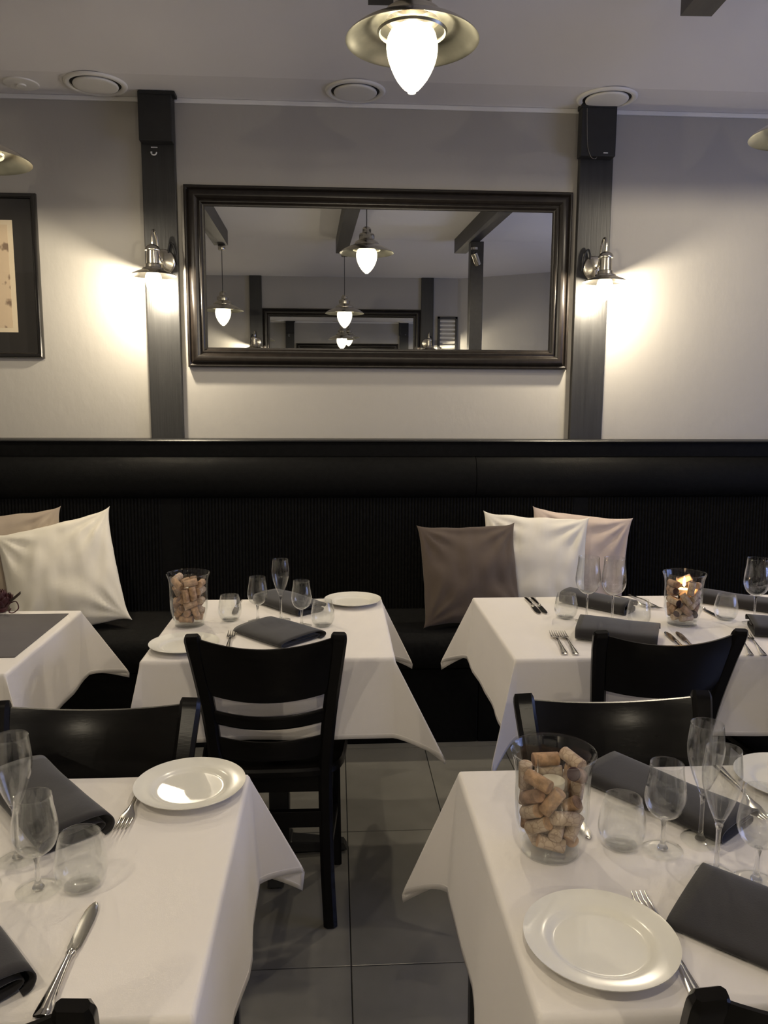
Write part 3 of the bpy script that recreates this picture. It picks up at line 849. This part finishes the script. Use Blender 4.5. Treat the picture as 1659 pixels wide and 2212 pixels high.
# ------------------------------------------------------------------ chairs
def make_chair():
    t = thing('dining_chair', '', 'chair')
    S = 1
    for s in (-1, 1):
        # rear post, floor to tip: splayed foot, straight at seat, flaring outward and back at top
        pts = smoothcurve([(s * .158, .010, .0), (s * .150, .030, .16), (s * .146, .036, .36), (s * .147, .030, .48), (s * .158, .006, .62), (s * .174, -.034, .76), (s * .182, -.060, .830), (s * .184, -.073, .862)], 4)
        n = len(pts); sz = []
        for k, p in enumerate(pts):
            q = k / (n - 1)
            wd = .038 + .008 * max(0, q - .5)
            dp = .036 - .012 * q
            if k == n - 1: wd *= .8; dp *= .55
            elif k == n - 2: wd *= .95; dp *= .9
            sz.append((wd, dp))
        MB().sweep(pts, sz, (1, 0, 0), .28).build('back_post', M['wood'], t, True, 40)
        fl = [(s * .178, .310, 0), (s * .172, .302, .22), (s * .168, .296, .43)]
        MB().sweep(fl, [(.026, .026), (.032, .032), (.036, .036)], (1, 0, 0), .22).build('leg', M['wood'], t, True, 40)
        MB().sweep([(s * .152, .045, .20), (s * .172, .298, .20)], (.018, .030), (1, 0, 0), .2).build('side_stretcher', M['wood'], t, True, 40)
    def rail(name, zlo, zhi, wlo, whi, y0, bow, dip, th=.015, lean=.0, n=18):
        """curved board between posts; y0(z) centre line; bow = bulge backwards"""
        vs = []; fs = []
        NZ = 6
        for side in (0, 1):
            for i in range(n + 1):
                u = -1 + 2 * i / n
                for k in range(NZ + 1):
                    f = k / NZ
                    z = zlo(u) + (zhi(u) - zlo(u)) * f
                    w_ = wlo + (whi - wlo) * f
                    y = y0(z) - bow * (1 - u * u)
                    edge = .35 if (k == 0 or k == NZ) else 1
                    vs.append((u * w_, y + (th / 2 if side else -th / 2) * edge, z))
        m = (n + 1) * (NZ + 1)
        for i in range(n):
            for k in range(NZ):
                a = i * (NZ + 1) + k
                fs.append((a, a + NZ + 1, a + NZ + 2, a + 1)); fs.append((m + a, m + a + 1, m + a + NZ + 2, m + a + NZ + 1))
            a = i * (NZ + 1); fs.append((a, m + a, m + a + NZ + 1, a + NZ + 1))
            a = i * (NZ + 1) + NZ; fs.append((a, a + NZ + 1, m + a + NZ + 1, m + a))
        obj(name, vs, fs, M['wood'], t, True, angle=50)
    def yc(z):
        q = (z - .48) / .39
        return .030 - .104 * max(0, q) ** 1.25
    rail('top_rail', lambda u: .672 + .012 * u * u, lambda u: .830 + .021 * u * u, .150, .170, yc, .036, .02, th=.018)
    rail('slat', lambda u: .588 + .008 * u * u, lambda u: .628 + .010 * u * u, .142, .144, yc, .032, .02, th=.014)
    rail('slat', lambda u: .490 + .0 * u * u, lambda u: .548 + .008 * u * u, .136, .138, yc, .028, .02, th=.014)
    # seat: rounded plan, slightly dished
    N = 40; vs = []; fs = []
    def outline(a, inset):
        ca, sa = cos(a), sin(a)
        p = 4.2
        r = (abs(ca) ** p + abs(sa) ** p) ** (-1 / p)
        wy = .160 - inset; wx = (.205 - inset) * (1 + .07 * sa)
        return (r * ca * wx, .164 + r * sa * wy)
    rings = [(.010, .432), (.0, .438), (.0, .452), (.006, .459), (.03, .460), (.08, .455), (.14, .452)]
    for ins, z in rings:
        for k in range(N):
            x, y = outline(2 * pi * k / N, ins); vs.append((x, y + .006, z))
    for i in range(len(rings) - 1):
        for k in range(N):
            k2 = (k + 1) % N; fs.append((i * N + k, i * N + k2, (i + 1) * N + k2, (i + 1) * N + k))
    fs.append(tuple(range(N))[::-1]); fs.append(tuple((len(rings) - 1) * N + k for k in range(N)))
    obj('seat', vs, fs, M['wood'], t, True, angle=40)
    ap = MB().box(-.15, .15, .284, .302, .385, .432, .002).box(-.135, .135, .030, .048, .385, .432, .002)
    ap.box(-.166, -.150, .045, .288, .385, .432, .002).box(.150, .166, .045, .288, .385, .432, .002)
    ap.build('seat_apron', M['wood'], t)
    MB().box(-.145, .145, .022, .040, .285, .332, .002).build('rear_stretcher', M['wood'], t)
    return t
CG = 'black slat back dining chairs'
ch = make_chair(); ch.location = (-.177, -1.775, 0); ch['label'] = 'black slat back chair seen from behind at the middle table'; ch['group'] = CG
dup(ch, (.862, -1.790, 0), 0, 'black chair seen from behind at the long table, its back before the folded napkin')
dup(ch, (1.385, -1.790, 0), 0, 'black chair at the long table cut by the right edge')
dup(ch, (-.472, -2.342, 0), pi, 'glossy black chair facing the viewer behind the bottom left table')
dup(ch, (.560, -2.352, 0), pi, 'glossy black chair facing the viewer behind the bottom right table')
dup(ch, (-.440, -3.002, 0), radians(-2), 'black chair whose back post tip shows at the bottom left')
dup(ch, (.553, -3.018, 0), radians(3), 'black chair whose back post tip shows at the bottom right corner')

# ------------------------------------------------------------------ glasses
def glass_thing(name, cat, bowl, stem=None, foot=None, n=36):
    t = thing(name, '', cat)
    MB().lathe(bowl, n).build('bowl', M['bowl'], t, True, 60)
    if stem: MB().lathe(stem, 16).build('stem', M['stemglass'], t, True, 60)
    if foot: MB().lathe(foot, n).build('foot', M['glass'], t, True, 60)
    return t
def shell(outer, th=.0011, floor_th=.003):
    """double wall: outer profile bottom->rim, then inside back down"""
    inner = [(max(r - th, 0), z) for r, z in outer]
    zi = outer[0][1] + floor_th
    inner = [(r, max(z, zi)) for r, z in inner if z > zi - 1e-4]
    return [(0, outer[0][1])] + outer + [(outer[-1][0] + th * .25, outer[-1][1] + th * .5), (outer[-1][0] - th * .1, outer[-1][1] + th * 1.0), (outer[-1][0] - th * .7, outer[-1][1] + th * 1.0), (outer[-1][0] - th * 1.1, outer[-1][1] + th * .5)] + inner[::-1] + [(0, zi)]
def wine(h, rmax, rrim, zb, zm, rf, kind):
    bowl = shell(csm([(.004, zb), (rmax * .45, zb + (zm - zb) * .14), (rmax * .80, zb + (zm - zb) * .45), (rmax, zm), (rmax * .97, zm + (h - zm) * .35), (rmax * .90 * .5 + rrim * .5, zm + (h - zm) * .72), (rrim, h)], 5), .0010, .004)
    stem = [(0, .0035), (.0085, .0035)] + csm([(.0085, .0045), (.0045, .012), (.0034, .030), (.0034, zb - .012), (.0050, zb - .003), (.006, zb + .001)], 3) + [(0, zb + .001)]
    foot = [(0, 0), (rf, 0), (rf + .0005, .0010), (rf, .002), (rf * .6, .0032), (.008, .0045), (0, .0045)]
    return glass_thing(kind, 'glass', bowl, stem, foot)
def flute(h=.196):
    zb = .078
    bowl = shell(csm([(.004, zb), (.0095, zb + .012), (.0185, zb + .034), (.0262, zb + .060), (.0282, zb + .078), (.0275, zb + .092), (.0248, h)], 5), .0010, .010)
    stem = [(0, .0035), (.0085, .0035)] + csm([(.0085, .0045), (.0045, .012), (.0036, .030), (.0036, zb - .012), (.0050, zb - .003), (.006, zb + .001)], 3) + [(0, zb + .001)]
    foot = [(0, 0), (.030, 0), (.0305, .0010), (.030, .002), (.018, .0032), (.008, .0045), (0, .0045)]
    return glass_thing('champagne_flute', 'glass', bowl, stem, foot)
def tumbler(h=.080):
    outer = csm([(.0215, 0), (.0255, .003), (.032, .012), (.0365, .026), (.0368, .038), (.0345, .055), (.0290, h)], 5)
    bowl = shell(outer, .0011, .0065)
    t = thing('water_tumbler', '', 'glass')
    MB().lathe(bowl, 36).build('tumbler_wall', M['bowl'], t, True, 60)
    MB().lathe([(0, .0008), (.021, .0008), (.0245, .004), (.0225, .0060), (.012, .0054), (0, .0052)], 28).build('thick_base', M['thick'], t, True, 60)
    return t
W1 = wine(.142, .0315, .0252, .052, .084, .031, 'wine_glass')
W2 = wine(.208, .0385, .0325, .088, .130, .035, 'tall_wine_glass')
FL = flute(); TU = tumbler()
used = set()
def place(proto, x, y, label, group, rz=0):
    if proto.name not in used:
        used.add(proto.name); o = proto; o.location = (x, y, TOP); o.rotation_euler = (0, 0, rz); o['label'] = label; o['group'] = group
    else:
        o = dup(proto, (x, y, TOP), rz, label, group)
    return o
gB, gC, gD, gE = 'glasses on the middle table', 'glasses on the long table', 'glasses on the bottom left table', 'glasses on the bottom right table'
place(TU, .448, -2.653, 'stemless tumbler beside the cork vase on the bottom right table', gE)
place(W1, .509, -2.667, 'small wine glass between tumbler and flutes on the bottom right table', gE)
place(FL, .580, -2.645, 'champagne flute standing behind the other flute, bottom right table', gE)
place(FL, .562, -2.735, 'champagne flute standing in front of the other flute, bottom right table', gE)
place(W1, .613, -2.755, 'small wine glass right of both flutes, bottom right table', gE)
place(TU, -.367, -2.716, 'stemless tumbler beside the table knife on the bottom left table', gD)
place(W1, -.427, -2.720, 'small wine glass left of the tumbler on the bottom left table', gD)
place(FL, -.486, -2.640, 'champagne flute fully in view on the bottom left table', gD)
place(FL, -.512, -2.715, 'champagne flute cut by the left edge, bottom left table', gD)
place(W1, -.566, -2.690, 'small wine glass cut by the left edge, bottom left table', gD)
place(TU, -.336, -1.325, 'stemless tumbler next to the cork vase on the middle table', gB)
place(TU, -.042, -1.400, 'stemless tumbler before the plate on the middle table', gB)
place(W1, -.247, -1.339, 'small wine glass left of the flute on the middle table', gB)
place(FL, -.175, -1.332, 'champagne flute on the middle table', gB)
place(W1, -.107, -1.397, 'small wine glass right of the flute on the middle table', gB)
place(W2, .794, -1.385, 'tall wine glass on the long table, left of the pair', gC)
place(W2, .870, -1.405, 'tall wine glass on the long table, right of the pair', gC)
place(W2, 1.317, -1.433, 'tall wine glass at the right edge of the long table', gC)
place(TU, .739, -1.344, 'stemless tumbler left of the two tall wine glasses', gC)
place(TU, .945, -1.430, 'stemless tumbler between the tall wine glasses and the candle vase', gC)
place(TU, 1.250, -1.382, 'stemless tumbler between candle vase and rightmost wine glass', gC)

# ------------------------------------------------------------------ cork vases
CORKS = [[-.017,-.023,.026,.801,-.598,.001],[.019,.017,.026,.826,-.564,0],[.018,-.009,.028,.879,-.465,-.102],[-.019,.023,.029,.694,.689,.209],[-.008,.007,.038,-.536,-.718,-.444],[.009,-.035,.045,-.368,-.246,.897],[.026,-.002,.046,-.954,.141,.266],[-.01,-.024,.048,.611,.789,.059],[-.034,-.01,.049,.137,-.763,.631],[-.023,.013,.054,-.419,.827,-.375],[.031,.018,.054,.439,-.597,.672],[-.005,.036,.056,.839,.053,-.541],[.019,-.02,.059,-.743,.233,.627],[.009,.009,.07,.757,-.608,.239],[-.035,.012,.072,.305,.924,.229],[.009,.036,.073,.831,-.233,-.505],[-.007,-.036,.073,.924,-.208,.322],[-.021,-.013,.077,-.758,-.091,.646],[.032,-.018,.077,.495,.86,-.121],[-.006,.006,.087,.467,-.884,.023],[.035,.018,.09,-.295,.499,-.815],[.008,.038,.098,.838,-.204,-.506],[-.025,.031,.101,-.447,-.318,.836],[-.021,-.035,.103,.134,-.035,-.99],[-.001,-.041,.109,-.154,-.03,.988],[.028,-.026,.111,.671,.742,-.005],[.028,.031,.123,.076,-.108,-.991],[-.004,.039,.128,.977,.113,.181],[.032,-.022,.132,-.561,-.828,.003],[-.038,-.011,.135,-.259,.847,.465],[-.007,-.039,.141,.975,-.17,.146],[-.026,.03,.145,-.737,-.647,-.196]]
def cork_mesh(name, mat, end):
    pr = [(0, -.021), (.0098, -.021), (.0106, -.0200), (.0106, .0200), (.0098, .021), (0, .021)]
    mb = MB().lathe(pr, 14)
    me = bpy.data.meshes.new(name); me.from_pydata(mb.v, [], mb.f); me.materials.append(mat); me.materials.append(end)
    for p in me.polygons:
        zc = sum(me.vertices[i].co.z for i in p.vertices) / len(p.vertices)
        if zc > .0203: p.material_index = 1
        p.use_smooth = abs(zc) < .02
    return me
cork_me = [cork_mesh('cork', M['cork_print'], M['cork']), cork_mesh('cork', M['cork'], M['cork_dark']), cork_mesh('cork', M['cork_dark'], M['wine']), cork_mesh('cork', M['cork_print'], M['wine'])]
VASE = None
def cork_vase(x, y, label, where, rot, zmax, seed, lit=False, gcol=0):
    global VASE
    if VASE is None:
        VASE = thing('glass_vase', '', 'vase')
        outer = csm([(.040, 0), (.045, .002), (.0445, .007), (.0455, .012), (.052, .030), (.0565, .055), (.0575, .090), (.0575, .120), (.0600, .145), (.0660, .164)], 5)
        inner = [(r - .0022, z) for r, z in outer if z > .0145]
        MB().lathe([(0, .0)] + outer + [(.0652, .1655), (.0643, .1645)] + inner[::-1] + [(.030, .0142), (0, .0142)], 48).build('vase_wall', M['glass'], VASE, True, 60)
        MB().lathe([(0, .001), (.039, .001), (.0435, .003), (.0432, .007), (.0438, .0125), (.030, .0138), (0, .0138)], 40).build('thick_base', M['thick'], VASE, True, 60)
        v = VASE; v.location = (x, y, TOP); v['label'] = label; v['group'] = 'glass vases filled with wine corks'
    else:
        v = dup(VASE, (x, y, TOP), 0, label, 'glass vases filled with wine corks')
    rnd = random.Random(seed)
    for k, (a, b, c, dx, dy, dz) in enumerate(CORKS):
        if c > zmax: continue
        px, py = a * cos(rot) - b * sin(rot), a * sin(rot) + b * cos(rot)
        vx, vy = dx * cos(rot) - dy * sin(rot), dx * sin(rot) + dy * cos(rot)
        d = Vector((vx, vy, dz)).normalized()
        if rnd.random() < .5: d = -d
        kind = rnd.choice([0, 0, 1, 2, 3]) if gcol == 0 else rnd.choice([1, 1, 0, 2])
        o = bpy.data.objects.new('wine_cork', cork_me[kind]); COL.objects.link(o)
        o.location = (x + px, y + py, TOP + c + .0005)
        o.rotation_mode = 'QUATERNION'; o.rotation_quaternion = d.to_track_quat('Z', 'X')
        look = ('pale printed wine cork', 'plain tan wine cork', 'brown dark-ended wine cork', 'pale dark-ended wine cork')[kind]
        layer = 'bottom layer' if c < .045 else ('lower middle' if c < .075 else ('upper middle' if c < .105 else 'top layer'))
        sd = ('right' if px > 0 else 'left') if abs(px) > abs(py) else ('back' if py > 0 else 'front')
        tag(o, '%s, %s, %s side of the %s' % (look, layer, sd, where), 'cork', 'wine corks in the %s' % where)
    # small votive cup sitting in the corks
    t = thing('votive_cup', 'small clear votive cup set among the corks in the %s' % where, 'cup', (x, y, TOP + min(zmax, .145) - .041))
    R = .0245
    MB().lathe([(0, 0), (R * .85, 0), (R * .92, .003), (R, .050), (R * .96, .0505), (R * .88, .004), (0, .004)], 32).build('cup_wall', M['glass'], t, True, 60)
    MB().lathe([(0, .0045), (.0185, .0045), (.019, .016), (.0175, .017), (0, .0165)], 24).build('tealight', M['wax'], t, True, 40)
    if lit:
        fl = MB().lathe(csm([(.001, .0), (.0042, .006), (.0036, .014), (.0012, .023)], 3) + [(0, .025)], 12).build('flame', M['flame'], t, True)
        fl.location = (0, 0, .024)
        MB().tube([(0, 0, .0165), (0, 0, .025)], .0007, 6).build('wick', M['cord'], t)
    return v
cork_vase(.332, -2.660, 'flared glass vase of wine corks on the bottom right table', 'bottom right vase', 2.2, .142, 5)
cork_vase(-.454, -1.372, 'flared glass vase of wine corks on the middle table', 'middle table vase', .5, .150, 6, gcol=1)
cork_vase(1.086, -1.428, 'flared glass vase of corks with a lit candle on the long table', 'candle lit vase', 4.0, .138, 8, lit=True)

# ------------------------------------------------------------------ plates
def make_plate():
    R = .098
    top = csm([(0.001, .0045), (.050, .0045), (.060, .0052), (.066, .0085), (.072, .0110), (.086, .0135), (.0965, .0160)], 4)
    bot = [(R, .0165), (.0975, .0148), (.085, .0110), (.070, .0075), (.062, .0025), (.058, 0), (.052, 0), (.051, .0015), (0, .0015)]
    me = MB().lathe([(0, .0045)] + top + bot, 64)
    o = me.build('dinner_plate', M['plate'], None, True, 60)
    return o
pl0 = make_plate()
plates = [(.3365, -2.885, 'white plate at the front of the bottom right table'), (-.262, -2.440, 'white plate at the far corner of the bottom left table'),
          (.057, -1.125, 'white plate on the far right corner of the middle table'), (-.428, -1.600, 'white plate half hidden by the chair on the middle table'),
          (.832, -2.470, 'white plate cut by the right edge on the bottom right table')]
for k, (x, y, lab) in enumerate(plates):
    o = pl0 if k == 0 else pl0.copy()
    if k: COL.objects.link(o)
    o.location = (x, y, TOP + (.0022 if k in (0, 1) else 0)); tag(o, lab, 'plate', 'white side plates')
pl0.location.z = TOP + .0022

# ------------------------------------------------------------------ cutlery (local: length along Y, working end at +Y)
def strip_shape(sections, th, name, mat, parent, smooth=True):
    """sections: (y, half width, z centre, crown)"""
    vs = []; fs = []; K = 7
    for y, hw, z, cr in sections:
        for k in range(K):
            u = -1 + 2 * k / (K - 1); vs.append((u * hw, y, z + cr * (1 - u * u) + th / 2 * (1 - .6 * abs(u) ** 3)))
        for k in range(K):
            u = 1 - 2 * k / (K - 1); vs.append((u * hw, y, z - th / 2 * (1 - .6 * abs(u) ** 3)))
    m = 2 * K
    for i in range(len(sections) - 1):
        for k in range(m):
            k2 = (k + 1) % m; fs.append((i * m + k, (i + 1) * m + k, (i + 1) * m + k2, i * m + k2))
    fs.append(tuple(range(m))); fs.append(tuple((len(sections) - 1) * m + k for k in range(m))[::-1])
    return obj(name, vs, fs, mat, parent, smooth, angle=45)
def make_knife():
    t = thing('table_knife', '', 'knife')
    hd = [(-.105, .0070, .004, .0005), (-.104, .0092, .004, .001), (-.096, .0090, .004, .0015), (-.06, .0066, .0045, .002), (-.02, .0048, .005, .002), (-.008, .0045, .005, .002), (-.004, .0062, .005, .0022), (.0, .0064, .005, .0022), (.004, .0045, .005, .001)]
    strip_shape(hd, .0045, 'handle', M['steel'], t)
    bl = [(.003, .0055, .0035, 0), (.012, .0085, .003, 0), (.035, .0092, .0025, 0), (.065, .0098, .0025, 0), (.085, .0088, .0025, 0), (.097, .0060, .0025, 0), (.103, .0028, .0025, 0), (.105, .0006, .0025, 0)]
    strip_shape(bl, .0014, 'blade', M['steel'], t)
    return t
def make_fork():
    t = thing('table_fork', '', 'fork')
    hd = [(-.105, .0065, .0032, .0004), (-.103, .0088, .0032, .0008), (-.092, .0086, .0032, .001), (-.05, .0056, .006, .0012), (0, .0034, .0095, .0012), (.025, .0032, .0085, .0012), (.040, .0075, .0062, .0004), (.050, .0118, .0045, .0002), (.060, .0125, .0036, 0)]
    strip_shape(hd, .0022, 'handle', M['steel'], t)
    for k in range(4):
        x = -.0099 + k * .0066
        pts = [(x, .059, .0036), (x, .072, .0036), (x, .088, .0052), (x * .93, .104, .0082)]
        MB().sweep(pts, [(.0042, .0022), (.0036, .0020), (.0032, .0018), (.0016, .0012)], (1, 0, 0), .25).build('tine', M['steel'], t, True, 50)
    return t
KN = make_knife(); FK = make_fork()
cut_used = set()
def cutlery(proto, x, y, deg, label, group):
    """x, y = centre; deg = heading of the working end, 0 = towards the wall"""
    rz = radians(deg)
    if proto.name not in cut_used:
        cut_used.add(proto.name); o = proto; o.location = (x, y, TOP); o.rotation_euler = (0, 0, rz); o['label'] = label; o['group'] = group
        return o
    return dup(proto, (x, y, TOP), rz, label, group)
gk, gf = 'steel table knives', 'steel table forks'
cutlery(KN, -.3355, -2.862, 0, 'steel table knife lying on the bottom left table', gk)
cutlery(FK, -.350, -2.475, 180, 'steel fork with its handle under the plate on the bottom left table', gf)
cutlery(FK, .424, -2.885, -1, 'steel fork with handle under the plate on the bottom right table', gf)
cutlery(FK, .722, -2.500, 176, 'steel fork seen through the glasses near the right edge plate', gf)
cutlery(KN, .395, -2.530, 185, 'steel knife tip showing behind the cork vase, bottom right table', gk)
cutlery(FK, -.307, -1.565, 3, 'steel fork standing clear left of the folded napkin on the middle table', gf)
cutlery(KN, -.334, -1.165, 182, 'steel knife seen through the tumbler on the middle table', gk)
cutlery(FK, .640, -1.612, -6, 'left fork of the pair on the left side of the long table', gf)
cutlery(FK, .668, -1.615, -5, 'right fork of the pair on the left side of the long table', gf)
cutlery(KN, .668, -1.196, 178, 'left knife of the pair at the far left corner of the long table', gk)
cutlery(KN, .690, -1.196, 178, 'right knife of the pair at the far left corner of the long table', gk)
cutlery(KN, .985, -1.620, -6, 'left knife of the pair before the candle vase', gk)
cutlery(KN, 1.016, -1.622, -8, 'right knife of the pair before the candle vase', gk)
cutlery(FK, 1.170, -1.648, -17, 'left fork of the pair at the right end of the long table', gf)
cutlery(FK, 1.203, -1.650, -15, 'right fork of the pair at the right end of the long table', gf)
cutlery(FK, 1.030, -1.165, 200, 'left fork of the pair left behind the candle vase', gf)
cutlery(FK, 1.070, -1.165, 188, 'right fork of the pair left behind the candle vase', gf)
cutlery(KN, 1.232, -1.270, 184, 'steel knife just right of the candle vase', gk)

# ------------------------------------------------------------------ napkins
def napkin(x, y, deg, L, W, H, label, style=0, seed=0, taper=.0):
    """folded napkin: a flattened coil running along local X; the open end at +X"""
    if style == 0:      # coil with a fat fold on one side
        sec = [(.30, .42), (.60, .46), (.82, .50), (.90, .40), (.86, .20), (.70, .06), (.35, .035), (.10, .035), (.02, .16), (.0, .38), (.05, .62), (.18, .80), (.42, .93), (.70, .98), (.90, .90), (.985, .66), (1.0, .38), (.95, .10), (.86, .02)]
    elif style == 1:    # flat slab, wedge shaped
        sec = [(.12, .30), (.5, .40), (.85, .50), (.93, .36), (.88, .12), (.6, .04), (.2, .035), (.03, .06), (0, .22), (.04, .42), (.22, .60), (.5, .84), (.78, .98), (.93, .92), (1.0, .60), (.985, .22), (.94, .02)]
    else:               # double roll (two loops)
        sec = [(.30, .62), (.60, .66), (.84, .74), (.90, .62), (.84, .54), (.5, .50), (.7, .40), (.90, .42), (.95, .26), (.88, .06), (.5, .035), (.12, .035), (0, .2), (0, .62), (.10, .86), (.4, .97), (.75, 1.0), (.96, .92), (1.0, .72), (.93, .55)]
    sec2 = [(p.x, p.y) for p in smoothcurve([(a, b, 0) for a, b in sec], 3)]
    NX = 16; vs = []; fs = []
    n = len(sec2)
    for i in range(NX + 1):
        u = i / NX; xx = (u - .5) * L
        hh = H * (1 + taper * (u - .5)) * (1 + .05 * sin(u * 5 + seed))
        for k, (a, b) in enumerate(sec2):
            s = k / n
            yy = (a - .5) * W * (1 + .03 * sin(u * 4 + seed)); zz = b * hh + .0012
            xs = xx + (noise.noise(Vector((s * 3, u * 2, seed))) * .004 if 0 < i < NX else (.012 * (s - .5) * (1 if i else -1)) )
            zz += noise.noise(Vector((u * 3 + seed, s * 6, 0))) * .0022 * min(1, b * 2)
            vs.append((xs, yy, max(zz, .0012)))
    for i in range(NX):
        for k in range(n - 1):
            fs.append((i * n + k, (i + 1) * n + k, (i + 1) * n + k + 1, i * n + k + 1))
    o = obj('folded_napkin', vs, fs, M['napkin'], None, True)
    o.location = (x, y, TOP); o.rotation_euler = (0, 0, radians(deg))
    md = o.modifiers.new('thickness', 'SOLIDIFY'); md.thickness = .0018; md.offset = 0
    return tag(o, label, 'napkin', 'charcoal folded napkins')
napkin(.600, -2.898, -44, .30, .155, .022, 'dark folded napkin at the front of the bottom right table', 1, 1)
napkin(.572, -2.520, -54, .27, .115, .026, 'dark folded napkin behind the glasses on the bottom right table', 2, 2)
napkin(-.500, -2.490, -51, .29, .115, .034, 'dark rolled napkin behind the glasses on the bottom left table', 0, 3)
napkin(-.490, -2.850, -50, .27, .110, .034, 'dark rolled napkin at the left edge of the bottom left table', 0, 4)
napkin(-.172, -1.492, -46, .225, .165, .024, 'dark folded napkin in front of the flute on the middle table', 0, 5)
napkin(-.160, -1.165, -50, .25, .115, .032, 'dark folded napkin behind the flute on the middle table', 2, 6)
napkin(.832, -1.560, -24, .225, .150, .040, 'thick charcoal folded napkin at the front of the long table', 2, 7)
napkin(.885, -1.215, -48, .24, .085, .040, 'charcoal rolled napkin behind the two tall wine glasses', 2, 8)
napkin(1.385, -1.235, -40, .27, .080, .038, 'charcoal rolled napkin at the far right of the long table', 2, 9)
napkin(1.375, -1.550, -18, .235, .135, .040, 'charcoal folded napkin at the near right of the long table, cut by the edge', 2, 10)

# runner on the left table and the burgundy flower on it
rn = MB().box(-1.50, -.868, -1.668, -1.228, TOP + .0002, TOP + .0022, .0008).build('table_runner', M['runner'])
tag(rn, 'grey cloth runner lying on the left table', 'runner')
fw = thing('burgundy_flower', 'dark burgundy fabric flower on the left table by the white cushion', 'flower', (-1.095, -1.195, TOP + .001))
def petal(an, tilt, L, Wd, curl, zoff, name='petal', mat=None):
    vs = []; fs = []; N = 8; K = 5
    for i in range(N + 1):
        u = i / N; w_ = Wd * (sin(pi * min(1, u * .93 + .05)) ** .8)
        r = L * u * cos(tilt + curl * u); z = L * u * sin(tilt + curl * u) + zoff
        for k in range(K):
            v = -1 + 2 * k / (K - 1)
            vs.append((r, v * w_, z + .008 * v * v))
    for i in range(N):
        for k in range(K - 1): fs.append((i * K + k, (i + 1) * K + k, (i + 1) * K + k + 1, i * K + k + 1))
    o = obj(name, vs, fs, mat or M['burgundy'], fw, True); o.rotation_euler = (0, 0, an)
    md = o.modifiers.new('thickness', 'SOLIDIFY'); md.thickness = .0012
for k in range(7): petal(k * 2 * pi / 7 + .2, .35, .058, .022, .5, .006)
for k in range(6): petal(k * 2 * pi / 6 + .6, .85, .058, .020, .45, .010)
for k in range(4): petal(k * 2 * pi / 4, 1.15, .050, .016, .25, .014)
petal(-.1, .55, .085, .010, .1, .010, 'leaf', M['branch'])
MB().tube(smoothcurve([(.03, -.01, .03), (.055, -.015, .038), (.065, -.022, .018), (.05, -.028, .004), (.035, -.024, .006), (.04, -.018, .016)], 6), .0018, 8).build('tendril', M['burgundy'], fw, True)
MB().lathe([(0, 0), (.018, .002), (.022, .012), (.012, .03), (0, .034)], 16).build('flower_heart', M['burgundy'], fw, True)
